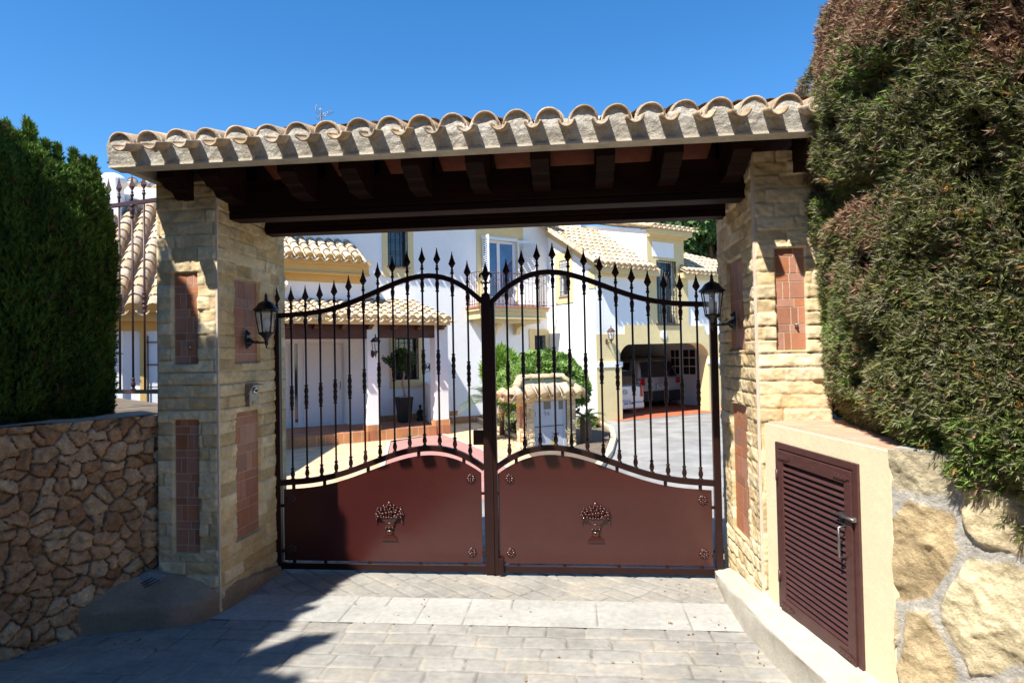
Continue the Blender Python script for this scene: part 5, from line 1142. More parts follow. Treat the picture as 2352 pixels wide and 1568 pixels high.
mb = H(); mb.box((tu0, VD-.028, tza), (tu1, VD-.0155, tzb)); mb.build('white_tower_panel', MT['white'], vil)
mb = H(); zf = onV(1610, 640, VD)[2]; wallv(mb, VD+.05, .3, uE1, uG1+6, zlo, zf+.25, []); mb.build('right_wing_wall', MT['white'], vil)
mb = H(); mb.box((uE1-.0, VD-.015, zlo), (uE1+.16, VD+.049, zf+.2)); mb.build('yellow_corner_strip', MT['yellow'], vil)
# tower gable wall
zT = onV(1487, 527, VD)[2]; t2 = onU(1345, 517, uE0); sT = (t2[2]-zT)/(t2[1]-VD); sT = min(max(sT, .12), .5)
mb = H(); mb.prism([(VD+.0, zeD-.3), (VD+5, zeD-.3), (VD+5, zT+5*sT-.02), (VD, zT-.02)], 0, uE0-.003, uE0+.3); mb.build('tower_gable', MT['white'], vil)
aT = math.atan(sT)
htiles('tower_roof', uE0-.10, VD-.36, zT+.03, (1, 0, 0), sl(aT), uE1-uE0+.28, 3.6, pitch=.20, r=.082)
mb = H(); mb.box((uE0-.02, VD-.30, zT-.16), (uE1+.1, VD-.016, zT+.0)); mb.box((uE0-.0, VD-.14, zT-.22), (uE1+.05, VD-.016, zT-.161)); mb.build('tower_cornice', MT['yellow'], vil)
winv(VD, oW, 'whitepaint', 'glass', 1, (9, (.18, .4, .62), True), name='tall_window', curtain=True)
m = H(); m.box((oW[0]-.06, VD-.06, oW[2]-.05), (oW[1]+.06, VD+.1, oW[2])); m.build('tall_window_sill', MT['woodh'], vil)
# D roof
htiles('corner_wing_roof', uD0, VD-.38, zeD, (1, 0, 0), sl(aD), uD1-uD0, (VC-VD+.45)/math.cos(aD), pitch=.215, r=.088)
mb = H(); mb.box((DU-.0, VD-.30, zeD-.20), (uE0+.25, VD-.005, zeD-.02)); mb.box((DU, VD-.15, zeD-.26), (uE0+.2, VD-.005, zeD-.201)); mb.prism([(VD-.3, zeD-.019), (VC+.6, zeD-.019), (VC+.6, zeD-.06+(VC+.98-VD)*math.tan(aD))], 0, DU+.302, uE0+.28); mb.build('corner_wing_cornice', MT['yellow'], vil)
# rake tiles along left edge
t = MB(); R3 = HM.to_3x3(); Lr_ = (VC-VD+.5)/math.cos(aD); s = 0
while s < Lr_: half(t, HM @ Vector((uD0-.05, VD-.36+s*math.cos(aD), zeD+.055+s*math.sin(aD))), R3 @ Vector(sl(aD)), R3 @ Vector((0, -math.sin(aD), math.cos(aD))), R3 @ Vector((1, 0, 0)), .38, .11, .095, 8); s += .33
t.build('rake_tiles', MT['rooftile'], vil)
# F roof
zeF = onV(1610, 628, VD-.30)[2]; uF0 = onV(1586, 622, VD-.30)[0]
htiles('right_wing_roof', uF0-.2, VD-.30, zeF+.02, (1, 0, 0), sl(.50), 5.2, lambda u: (0, max(.5, 2.55-.42*u)), pitch=.20, r=.082)
mb = H(); mb.box((uF0-.25, VD-.22, zeF-.16), (uF0+5, VD+.049, zeF)); mb.build('right_wing_cornice', MT['yellow'], vil)
# garage yellow wall with arch
arch = [(1424, 812), (1427, 805), (1431, 799), (1436, 794), (1442, 791), (1470, 790), (1600, 787), (1608, 789), (1616, 795), (1623, 804), (1629, 818)]
aq = [onV(x, y, VD) for x, y in arch]
def archz(u): return float(np.interp(u, [q[0] for q in aq], [q[2] for q in aq]))
mb = H(); us = [DU-.022, DU+.001, gx[0]]; 
mb.box((DU-.0, VD-.02, Z0-.1), (DU+.3001, VD-.001, zlo)); mb.box((DU+.301, VD-.02, Z0-.1), (gx[0], VD+.40, zlo))
us = sorted(set([q[0] for q in aq]+[ub_a, ub_b]+list(np.linspace(gx[0], gx[1], 12))))
for a_, b_ in zip(us, us[1:]):
    m_ = (a_+b_)/2; zt2 = zlo if (m_ < ub_a or m_ > ub_b) else zhi
    z_a, z_b = archz(a_), archz(b_); mb.hexa([(a_, VD-.02, z_a), (b_, VD-.02, z_b), (b_, VD+.40, z_b), (a_, VD+.40, z_a)], [(a_, VD-.02, zt2), (b_, VD-.02, zt2), (b_, VD+.40, zt2), (a_, VD+.40, zt2)])
mb.box((gx[1], VD-.02, Z0-.1), (uG1+6, VD+.40, zlo))
mb.build('carport_wall', MT['yellow'], vil)
zc0, zc1 = onV(1400, 843, VD)[2], onV(1400, 831, VD)[2]
mb = H(); mb.box((DU-.05, VD-.075, zc0), (gx[0]+.05, VD-.021, zc1)); mb.build('pier_cap', MT['white'], vil); mb = H(); mb.box((gx[1]-.12, VD-.075, zc0), (gx[1]+1.2, VD-.021, zc1)); mb.build('pier_cap', MT['white'], vil)
mb = H(); mb.box((DU-.02, VD-.05, Z0-.1), (gx[0]+.02, VD-.021, zc0)); mb.build('pier_base', MT['yellow'], vil); mb = H(); mb.box((gx[1]-.09, VD-.05, Z0-.1), (gx[1]+1.1, VD-.021, zc0)); mb.build('pier_base', MT['yellow'], vil)
# carport interior
VG = VD+6; uR = max(gx[1]+.9, onV(1560, 880, VD+2.3)[0]+.35)
mb = H(); mb.box((DU+.31, VD+.41, Z0), (DU+.42, VG, 2.35)); mb.build('carport_inner_wall', MT['white'], vil); mb = H(); mb.box((DU+.31, VG, Z0), (uR+.3, VG+.1, 2.35)); mb.build('carport_shade_back', MT['cardark'], vil); mb = H(); mb.box((DU+.31, VD+.41, 2.3), (uR+.3, VG, 2.42)); mb.build('carport_ceiling', MT['conc'], vil)  # back wall near black: the carport's deep shade put into its colour
fv = bu(1540, 800, 1606, 905, uR)
mb = H(); mb.box((uR, VD+.41, Z0), (uR+.15, VG, 2.35)); mb.build('carport_side_wall', MT['white'], vil)
fa = [onU(x, 850, uR)[1] for x in (1538, 1603)]; va0, va1 = min(fa), max(fa); zf0, zf1 = onU(1570, 850+10, uR)[2], onU(1570, 802, uR)[2]
vm = [onU(x, 850, uR)[1] for x in (1543, 1563, 1571, 1600)]
m = H(); m.box((uR-.04, va0, Z0+.02), (uR-.001, va1+.1, zf1+.1)); fd2 = m.build('french_doors', MT['whitepaint'], vil)
m = H()
for (a_, b_) in ((vm[0], vm[1]), (vm[2], vm[3])):
    a_, b_ = sorted((a_, b_))
    for i in range(2):
        for j in range(3):
            m.box((uR-.046, a_+(b_-a_)*i/2+.02, zf0+(zf1-zf0)*j/3+.02), (uR-.041, a_+(b_-a_)*(i+1)/2-.02, zf0+(zf1-zf0)*(j+1)/3-.02))
m.build('panes', MT['greydark'], fd2)
mb = H(); mb.box((gx[0]-.3, VD-.30, Z0-.05), (uR, VG, Z0+.012)); o = mb.build('carport_floor', MT['orangefl'], vil)
mb = H(); mb.box((gx[0]-.3, VD-.42, Z0-.05), (uR+1, VD-.301, Z0+.008)); o = mb.build('carport_edge', MT['plate'], vil)
# round vent
rv = onV(1524, 770, VD-.02); mb = MB(HM @ Matrix.Translation((rv[0], VD-.021, rv[2])) @ Matrix.Rotation(math.pi/2, 4, 'X')); mb.lathe((0, 0, 0), [(.14, 0), (.14, .03), (.11, .035)], 24); mb.build('round_vent', MT['whitepaint'], vil)
lantern_at = []
def hlant(px, py, v, lab, metal, s):
    q = onV(px, py, v); p = HM @ Vector((q[0], v, q[2])); return lantern(tuple(p), HA-math.pi/2, lab, s, metal, 'wall lanterns on the villa')
hlant(1393, 784, VD-.02, 'bronze lantern on the yellow carport wall, in the sun', 'lanternbr', 1.25)
hlant(856, 812, VP, 'dark lantern on the white porch pillar', 'lantern', 1.25)
# --- far left wing seen through the fence ---------------------------------
LA = math.radians(26.7); LM = Matrix.Rotation(LA, 4, 'Z'); LU = np.array([math.cos(LA), math.sin(LA), 0]); LV = np.array([-math.sin(LA), math.cos(LA), 0])
def onL(x, y, v): d = ray(x, y); p = CP+d*((v-CP @ LV)/(d @ LV)); return float(p @ LU), v, float(p[2])
vl = 10.3; e0 = onL(262, 712, vl); e1_ = onL(358, 712, vl); zl = e0[2]
ubx = onL(376, 712, vl)[0]
t = MB(); f = MB(); R3 = LM.to_3x3()
tiles(t, LM @ Vector((e0[0]-2.5, vl, zl)), R3 @ Vector((1, 0, 0)), R3 @ Vector((0, math.cos(.60), math.sin(.60))), ubx-e0[0]+2.5, 4.0, pitch=.255, r=.10, tl=.30, fill=f, th=.012, tongue=.06)
t.build('side_wing_roof', MT['rooftileold'], vil)
f.build('eave_fill', MT['ochre'], vil)
m = MB(LM); ua = e0[0]-2.5; ub = ubx; m.box((ua, vl+.08, zl-.14), (ub, vl+.3, zl-.02)); m.box((ua, vl+.34, zl-.28), (ub, vl+.36, zl-.139)); m.build('side_wing_cornice', MT['ochre'], vil)
u_a = onL(283, 800, vl+.36)[0]; u_b = onL(322, 800, vl+.36)[0]; u_c = onL(337, 800, vl+.36)[0]
m = MB(LM); m.box((ua, vl+.361, -.4), (ub, vl+.6, zl-.02)); m.box((u_a-.25, vl+.30, -.4), (u_a, vl+.3605, zl-.28)); m.build('side_wing_wall', MT['white'], vil)
m = MB(LM); m.box((u_b, vl+.33, -.4), (u_c, vl+.3605, zl-.28)); m.build('side_wing_pilaster', MT['ochre'], vil)
m = MB(LM); m.box((u_c, vl+.35, -.3), (ub, vl+.3605, zl-.32)); w_ = m.build('side_wing_door', MT['whitepaint'], vil)
m = MB(LM)
for k in range(7): m.tube([(u_c, vl+.33, zl-.45-.33*k), (ub, vl+.33, zl-.45-.33*k)], .008, 5)
for k in range(5): m.tube([(u_c+.02+.3*k, vl+.33, -.3), (u_c+.02+.3*k, vl+.33, zl-.35)], .008, 5)
m.build('door_grille', MT['lantern'], w_)
zt2 = zl+4.0*math.sin(.6); vt = vl+4.0*math.cos(.6)
m = MB(LM); m.box((ua, vt-.05, 0), (ub, vt+.6, zt2+.30)); m.build('side_wing_back_wall', MT['white'], vil)
q0 = onL(262, 470, vt-.5); q1 = onL(288, 405, vt-.5)
m = MB(LM); a_, b_ = sorted((q0[0]-.3, q1[0])); m.hexa([(a_, vt-.7, zt2-.8), (b_, vt-.7, zt2-.8), (b_, vt-.1, zt2-.8), (a_, vt-.1, zt2-.8)], [(a_+.12, vt-.7, q1[2]-.06), (b_-.10, vt-.7, q1[2]-.06), (b_-.10, vt-.1, q1[2]-.06), (a_+.12, vt-.1, q1[2]-.06)]); m.ball(((a_+b_)/2+.02, vt-.4, q1[2]-.1), (.24, .28, .16), 12, 8); m.build('chimney', MT['white'], vil, bevel=.03)
q2 = onL(300, 440, vt+.3); t = MB(); f = MB()
tiles(t, LM @ Vector((q2[0]-.15, vt+.15, q2[2])), R3 @ Vector((1, 0, 0)), R3 @ Vector((0, math.cos(.45), math.sin(.45))), 1.0, .62, pitch=.255, r=.10, tl=.30, fill=f, th=.012)
t.build('upper_roof', MT['rooftile'], vil); f.build('eave_fill', MT['ochre'], vil)
m = MB(LM); m.box((q2[0]-.1, vt+.25, q2[2]-.24), (q2[0]+1.0, vt+.8, q2[2])); m.build('upper_cornice', MT['ochre'], vil); m = MB(LM); m.box((q2[0]-.05, vt+.32, zt2-.3), (q2[0]+1.0, vt+.8, q2[2]-.241)); m.build('upper_wall', MT['white'], vil)
# ================================================================ METER KIOSK
VK = 10.5
k0, k1 = onV(1209, 960, VK)[0], onV(1321, 960, VK)[0]; kd = onU(1187, 960, k0)[1]-VK; kd = min(max(kd, .35), .8)
ks = empty('meter_kiosk', tuple(HU*(k0+k1)/2+HV*(VK+.3)+np.array([0, 0, Z0])), HA, 'small stone meter kiosk with pale doors and tiled hipped roof before the bush', 'meter kiosk')
kzt = onV(1265, 917, VK)[2]; d0_, d1_ = onV(1227, 960, VK)[0], onV(1302, 960, VK)[0]; zm = onV(1265, 979, VK)[2]
U3 = HM.to_3x3() @ Vector((1, 0, 0)); V3 = HM.to_3x3() @ Vector((0, 1, 0))
Pk = HM @ Vector((k0, VK, Z0))
relief('stone_face', Pk, U3, (0, 0, 1), d0_-k0, kzt-Z0, .012, ashlar(41, (), course=.10, amp=.03), MT['stone'], ks)
relief('stone_face', HM @ Vector((d1_, VK, Z0)), U3, (0, 0, 1), k1-d1_, kzt-Z0, .012, ashlar(42, (), course=.10, amp=.03), MT['stone'], ks)
relief('stone_face', HM @ Vector((k0, VK+kd, Z0)), -V3, (0, 0, 1), kd, kzt-Z0, .012, ashlar(43, (), course=.10, amp=.03), MT['stone'], ks)
relief('stone_face', HM @ Vector((k1, VK, Z0)), V3, (0, 0, 1), kd, kzt-Z0, .02, ashlar(44, (), course=.10, amp=.03), MT['stone'], ks)
m = H(); m.box((k0+.03, VK+.02, Z0), (d0_, VK+kd-.02, kzt)); m.box((d1_, VK+.02, Z0), (k1-.03, VK+kd-.02, kzt)); m.box((d0_, VK+.12, Z0), (d1_, VK+kd, kzt)); m.box((d0_, VK+.0, kzt-.03), (d1_, VK+.12, kzt)); m.build('core', MT['conc'], ks)
m = H(); vm_ = VK+kd*.5; m.box((k0-.014, vm_-.045, Z0+.02), (k0+.0, vm_+.045, kzt-.12)); m.build('brick_strip', MT['terra'], ks)
for nm, za, zb2, tx in (('upper_door', zm+.012, kzt-.035, '94'), ('lower_door', Z0+.05, zm-.012, '2-4')):
    m = H(); m.box((d0_+.012, VK+.035, za), (d1_-.012, VK+.05, zb2)); dd = m.build(nm, MT['greybox'], ks, bevel=.004)
    m = H(); m.box((d0_, VK+.01, za-.01), (d0_+.014, VK+.055, zb2+.01)); m.box((d1_-.07, VK+.025, za-.01), (d1_, VK+.0345, zb2+.01)); m.box((d0_+.014, VK+.012, zb2), (d1_-.0005, VK+.055, zb2+.012)); m.build('door_frame', MT['greybox'], dd)
    if nm == 'upper_door':
        for x in (1257, 1294-3):
            q = onV(x, 944-16+0, VK+.03); m = H(); m.box((q[0]-.085, VK+.030, q[2]-.10), (q[0]+.085, VK+.0348, q[2]+.10)); f_ = m.build('meter_window', mat('olive_window', (.10, .10, .07), .2, spec=.8), dd)
        q = onV(1256, 950, VK+.03)
    else: q = onV(1276, 998, VK+.03)
    text(tx, .15, HM @ Matrix.Translation((q[0], VK+.0335, q[2])) @ Matrix.Rotation(math.pi/2, 4, 'X'), MT['plate'], dd, 'stencil', depth=.001)
    m = H(); m.tube([(d0_+.05, VK+.03, (za+zb2)/2-.03), (d0_+.05, VK+.03, (za+zb2)/2+.04)], .010, 6); m.ball((d0_+.05, VK+.025, (za+zb2)/2), .02); m.build('latch', MT['chrome'], dd)
    if nm == 'lower_door':
        q = onV(1272, 1014, VK+.03); m = H(); m.add([(q[0]-.11, VK+.033, q[2]-.09), (q[0]+.11, VK+.033, q[2]-.09), (q[0], VK+.033, q[2]+.10)], [(0, 1, 2)]); m.build('warning_triangle', mat('warning_yellow', (.62, .50, .12), .6), dd)
# hipped roof
e0_, e1_ = onV(1176, 912, VK-.12)[0], onV(1342, 905, VK-.12)[0]; ez = onV(1260, 914, VK-.12)[2]; rz_ = onV(1250, 870, VK+kd/2)[2]+.02
vb0, vb1 = VK-.12, VK+kd+.12; vmid = (vb0+vb1)/2; rin = .38
m = H(); m.box((e0_+.05, vb0+.05, ez-.05), (e1_-.05, vb1-.05, ez+.03)); m.build('eave_mortar', MT['yellow'], ks)
lo = [(e0_+.04, vb0+.04, ez+.03), (e1_-.04, vb0+.04, ez+.03), (e1_-.04, vb1-.04, ez+.03), (e0_+.04, vb1-.04, ez+.03)]
m = H(); m.add(lo+[(e0_+rin, vmid, rz_-.03), (e1_-rin, vmid, rz_-.03)], [(0, 1, 5, 4), (1, 2, 5), (2, 3, 4, 5), (3, 0, 4)]); m.build('roof_bed', MT['cream'], ks)
t = MB(); f = MB(); R3 = HM.to_3x3(); al = math.atan2(rz_-ez-.03, vmid-vb0); W_ = e1_-e0_
tiles(t, HM @ Vector((e0_, vb0, ez+.03)), U3, R3 @ Vector((0, math.cos(al), math.sin(al))), W_, lambda u: (0, min(.26, .05+min(u, W_-u)*.8)), pitch=.31, r=.12, cr=.62, tl=.3, fill=f, th=.012, tongue=.05)
al2 = math.atan2(rz_-ez-.03, rin)
Dk = vb1-vb0
tiles(t, HM @ Vector((e0_, vb1, ez+.03)), -V3, R3 @ Vector((math.cos(al2), 0, math.sin(al2))), Dk, lambda u: (0, .18), pitch=.3, r=.115, cr=.62, tl=.3, fill=f, th=.012, tongue=.05)
tiles(t, HM @ Vector((e1_, vb0, ez+.03)), V3, R3 @ Vector((-math.cos(al2), 0, math.sin(al2))), Dk, lambda u: (0, .18), pitch=.3, r=.115, cr=.62, tl=.3, fill=f, th=.012, tongue=.05)
def ridge_(a, b):
    a = HM @ Vector(a); b = HM @ Vector(b); d = (b-a); L = d.length; d.normalize(); side = d.cross(Vector((0, 0, 1))).normalized(); up = side.cross(d); n = max(1, int(L/.3+.5))
    for i in range(n): half(t, a+d*(L*i/n), d, up, side, L/n*1.05, .095, .08, 8, th=.01)
ridge_((e0_+rin-.05, vmid, rz_), (e1_-rin+.05, vmid, rz_)); ridge_((e0_-.0, vb0-.0, ez+.05), (e0_+rin, vmid, rz_)); ridge_((e1_+.0, vb0-.0, ez+.05), (e1_-rin, vmid, rz_))
t.build('roof_tiles', MT['rooftile'], ks); f.build('eave_fill', MT['yellow'], ks)

# ================================================================ PLANTS IN THE BED
LF = leafrose(8, 1, .34, .55, 2)
def bush(name, c, R, n, label, cat, c0_, c1_, size=.10, seed=1, group=None, tmpl=None, kindcore=True, flat=1.0):
    rs = np.random.RandomState(seed); c = np.array(c, float)
    D = rs.normal(size=(n, 3)); D[:, 2] = np.abs(D[:, 2])*1.0-.35*rs.rand(n); D /= np.linalg.norm(D, axis=1)[:, None]
    r = 1+.28*fbm(D[:, 0]*2.6+seed, D[:, 1]*2.6, D[:, 2]*2.6, seed, 3)+.14*fbm(D[:, 0]*7, D[:, 1]*7, D[:, 2]*7, seed+3, 2)
    r = r*(1-.22*rs.rand(n)**2)
    P = c+D*np.array(R)*r[:, None]; k = np.clip(.5+1.2*fbm(P[:, 0]*4, P[:, 1]*4, P[:, 2]*4, seed, 3)+rs.normal(size=n)*.2, 0, 1)
    root = empty(name, (c[0], c[1], Z0), 0, label, cat, group)
    D2 = D+rs.normal(size=(n, 3))*.35+np.array([0, 0, .3])
    scatter('foliage', P, D2, LF if tmpl is None else tmpl, size*rs.uniform(.7, 1.2, n), lerp(c0_, c1_, k), MT['leaf'], root)
    m = MB(); m.ball(tuple(c), (R[0]*.80, R[1]*.80, R[2]*.80), 16, 10); m.build('dark_crown_core', MT['core'], root)
    m = MB(); m.tube([(c[0], c[1], Z0-.05), (c[0], c[1], c[2])], .06, 8); m.build('stem', MT['bark'], root)
    return root
pb = dep(1242, 893, 14.3)
bush('round_bush', (pb[0], pb[1], pb[2]-.05), (1.02, .95, .86), 9500, 'large rounded glossy green bush behind the meter kiosk', 'bush', (.06, .14, .022), (.28, .42, .09), .135, 5)
def cycad(px, py, d, L, n, seed, label):
    rs = np.random.RandomState(seed); p = dep(px, py, d); base = Vector((p[0], p[1], p[2])); root = empty('cycad', (p[0], p[1], Z0), 0, label, 'palm plant', 'spiky cycads in the planting bed')
    V = []; F = []; C = []
    for k in range(n):
        a = k*2.399+rs.uniform(-.2, .2); el = rs.uniform(.15, 1.15); l = L*rs.uniform(.75, 1.05); old = el < .45
        d0 = np.array([math.cos(a)*math.cos(el), math.sin(a)*math.cos(el), math.sin(el)]); sd = np.array([-math.sin(a), math.cos(a), 0]); pts = []
        for i in range(13): t = i/12; pts.append(np.array(base)+d0*l*t+np.array([0, 0, -.55*l*t*t]))
        col = np.array([.30, .17, .04]) if (old and rs.rand() < .6) else np.array([.06, .13, .03])*rs.uniform(.7, 1.6)
        for i in range(1, 13):
            for sgn in (-1, 1):
                for h_ in (0, .5):
                    q = pts[i-1]*(1-h_)+pts[i]*h_; tdir = pts[i]-pts[i-1]; tdir = tdir/np.linalg.norm(tdir); ll = l*.26*math.sin(math.pi*min(.97, (i+h_)/13+.06))
                    dr_ = sd*sgn*.8+tdir*.55+np.array([0, 0, .22]); dr_ /= np.linalg.norm(dr_); b = len(V); V += [q-tdir*.009, q+tdir*.009, q+dr_*ll]; F.append((b, b+1, b+2)); C += [col]*3
            b = len(V); V += [pts[i-1]+sd*.008, pts[i-1]-sd*.008, pts[i]]; F.append((b, b+1, b+2)); C += [col*.8]*3
    np_mesh('fronds', np.array(V), np.array(F), MT['leaf'], root, np.array(C))
    m = MB(); m.lathe((base.x, base.y, Z0-.02), [(.11, 0), (.13, .1), (.12, base.z-Z0), (.06, base.z-Z0+.08)], 10); m.build('trunk', MT['bark'], root)
cycad(1128, 925, 14.6, 1.0, 40, 3, 'spiky cycad with some orange old fronds left of the round bush')
cycad(1345, 962, 13.6, .62, 24, 4, 'small dark cycad at the right foot of the meter kiosk')
pf = dep(1150, 850, 15.4)
bush('fern_shrub', (pf[0], pf[1], pf[2]-.1), (.35, .35, .55), 700, 'bright yellow-green upright shrub behind the left side of the round bush', 'shrub', (.16, .28, .04), (.26, .40, .06), .22, 9, tmpl=leafrose(7, 1, .14, 1.0, 4))
bed = [(1052, 944), (1060, 938), (1130, 925), (1330, 930), (1372, 968), (1400, 990), (1395, 1040), (1360, 1080), (1250, 1075), (1190, 1012)]
sheet('planting_bed', [onZ(x, y, ZC+.05)[:2] for x, y in bed], ZC+.05, MT['soil'])
rs = np.random.RandomState(2); g0 = [onZ(x, y, ZC+.05) for x, y in ((1056, 944), (1190, 1010), (1330, 945), (1180, 925))]
q = rs.rand(2600, 2); Pg = (g0[0][None]*((1-q[:, :1])*(1-q[:, 1:]))+g0[1][None]*(q[:, :1]*(1-q[:, 1:]))+g0[2][None]*(q[:, :1]*q[:, 1:])+g0[3][None]*((1-q[:, :1])*q[:, 1:]))
Pg[:, 2] = ZC+.05+rs.rand(2600)*.16
cg = lerp((.08, .14, .03), (.30, .28, .14), rs.rand(2600)); o = scatter('ground_cover', Pg, rs.normal(size=(2600, 3))*.5+np.array([0, 0, 1.]), leafrose(7, 1, .22, .8, 6), .10*rs.uniform(.6, 1.2, 2600), cg, MT['leaf']); o['kind'] = 'stuff'; o['label'] = 'low dry-green ground cover along the planting bed edge'
m = MB()
def curbline(m, px, w_, h_, z):
    P = [Vector(onZ(x, y, z)) for x, y in px]
    for i, (a, b) in enumerate(zip(P, P[1:])):
        d = (b-a).normalized(); n = Vector((-d.y, d.x, 0))*w_/2; m.hexa([a-n, b-n, b+n, a+n], [p+Vector((0, 0, h_+.0007*i)) for p in (a-n, b-n, b+n, a+n)])
curbline(m, [(1050, 945), (1075, 958), (1130, 984), (1193, 1013)], .10, .13, ZC); curbline(m, [(1330, 930), (1372, 972), (1404, 990), (1410, 1012), (1400, 1045), (1370, 1085)], .12, .10, ZC)
o = m.build('bed_edging', MT['edging']); o['kind'] = 'structure'
for (px, py, d, s, lab) in ((1352, 985, 13.2, .16, 'low dark plant beside the curved bed edging'), (1195, 1000, 12.9, .14, 'small scrubby plant against the left side of the kiosk')):
    p = onZ(px, py, ZC); bush('low_plant', (p[0], p[1], ZC+.12), (.22, .22, .2), 160, lab, 'plant', (.05, .09, .02), (.16, .2, .06), s*.8, 13)
m = MB(); curbline(m, [(876, 1080), (893, 1013), (1014, 995), (1110, 1033), (1240, 1125)], .09, .012, ZC+.012); o = m.build('path_edging', MT['concpale']); o['kind'] = 'structure'

# ================================================================ PORCH THINGS
q = onV(929, 972, VC-.75); qb = (q[0], VC-.75)
pot = empty('potted_tree', tuple(HM @ Vector((qb[0], qb[1], ZP))), HA, 'tall square black planter with a small weeping fig tree on the porch', 'potted tree')
pz = onV(929, 911, VC-.75)[2]; hw = .19
m = H(); m.hexa([(qb[0]+a*.13, qb[1]+b*.13, ZP) for a, b in ((-1, -1), (1, -1), (1, 1), (-1, 1))], [(qb[0]+a*hw, qb[1]+b*hw, pz) for a, b in ((-1, -1), (1, -1), (1, 1), (-1, 1))]); m.build('planter', MT['plastic'], pot, bevel=.012)
m = H(); m.box((qb[0]-.165, qb[1]-.165, pz-.002), (qb[0]+.165, qb[1]+.165, pz+.012)); m.build('gravel', MT['concpale'], pot)
m = H(); pts = [(qb[0]+.02, qb[1], pz), (qb[0]-.03, qb[1], pz+.35), (qb[0]+.01, qb[1], pz+.6), (qb[0]-.04, qb[1], pz+.85)]; m.tube(pts, [.028, .022, .02, .014], 8); m.tube([(a+.03*(-1)**i, b+.02, c) for i, (a, b, c) in enumerate(pts)], [.02, .018, .016, .01], 8)
for k in range(6): a = k*1.05; m.tube([pts[-1], (pts[-1][0]+.28*math.cos(a), pts[-1][1]+.22*math.sin(a), pts[-1][2]+.25)], [.010, .004], 5)
m.build('trunk', mat('pale_bark', (.35, .25, .17), .8, noise=(20, .2)), pot)
rs = np.random.RandomState(6); n = 330; D = rs.normal(size=(n, 3)); D /= np.linalg.norm(D, axis=1)[:, None]; P = np.array([qb[0]-.03, qb[1], pz+.95])+D*np.array([.33, .28, .30])*rs.uniform(.5, 1.1, (n, 1))
ex = rs.rand(40)[:, None]*np.array([-.42, -.05, .02])+np.array([qb[0]-.15, qb[1], pz+.97])+rs.normal(size=(40, 3))*.035; P = np.vstack([P, ex]); D = np.vstack([D, rs.normal(size=(40, 3))])
P = P @ np.array(HM.to_3x3()).T; scatter('foliage', P, D+np.array([0, 0, -.3]), leafrose(6, 1, .42, .4, 8), np.full(len(P), .085), lerp((.02, .05, .012), (.05, .10, .025), rs.rand(len(P))), MT['leaf'], pot)
# statue
q = onV(964, 972, VC-.55); su, sv = q[0], VC-.6
st = empty('statuette', tuple(HM @ Vector((su, sv, ZP))), HA, 'small black seated figurine on the porch floor beside the planter', 'statuette')
zt = onV(963, 929, sv)[2]; hS = zt-ZP; s = hS/1.0
m = H(); P_ = lambda a, b, c: (su+a*s, sv+b*s, ZP+c*s)
m.lathe(P_(0, 0, 0), [(.26*s, 0), (.28*s, .04*s), (.22*s, .10*s), (.16*s, .2*s), (.14*s, .35*s), (.17*s, .52*s), (.19*s, .62*s), (.10*s, .70*s), (.05*s, .74*s), (.055*s, .79*s)], 12, flat=(1, .7)); m.ball(P_(0, 0, .87), (.085*s, .085*s, .10*s), 10, 8); m.lathe(P_(0, 0, .93), [(.13*s, 0), (.08*s, .03*s), (.03*s, .07*s)], 10)
for sg in (-1, 1): m.tube([P_(sg*.18, 0, .60), P_(sg*.25, -.06, .42), P_(sg*.17, -.16, .26)], [.05*s, .04*s, .03*s], 8); m.tube([P_(sg*.10, 0, .12), P_(sg*.24, -.20, .20), P_(sg*.16, -.28, .05)], [.09*s, .065*s, .045*s], 8)
m.build('figure', MT['plastic'], st)

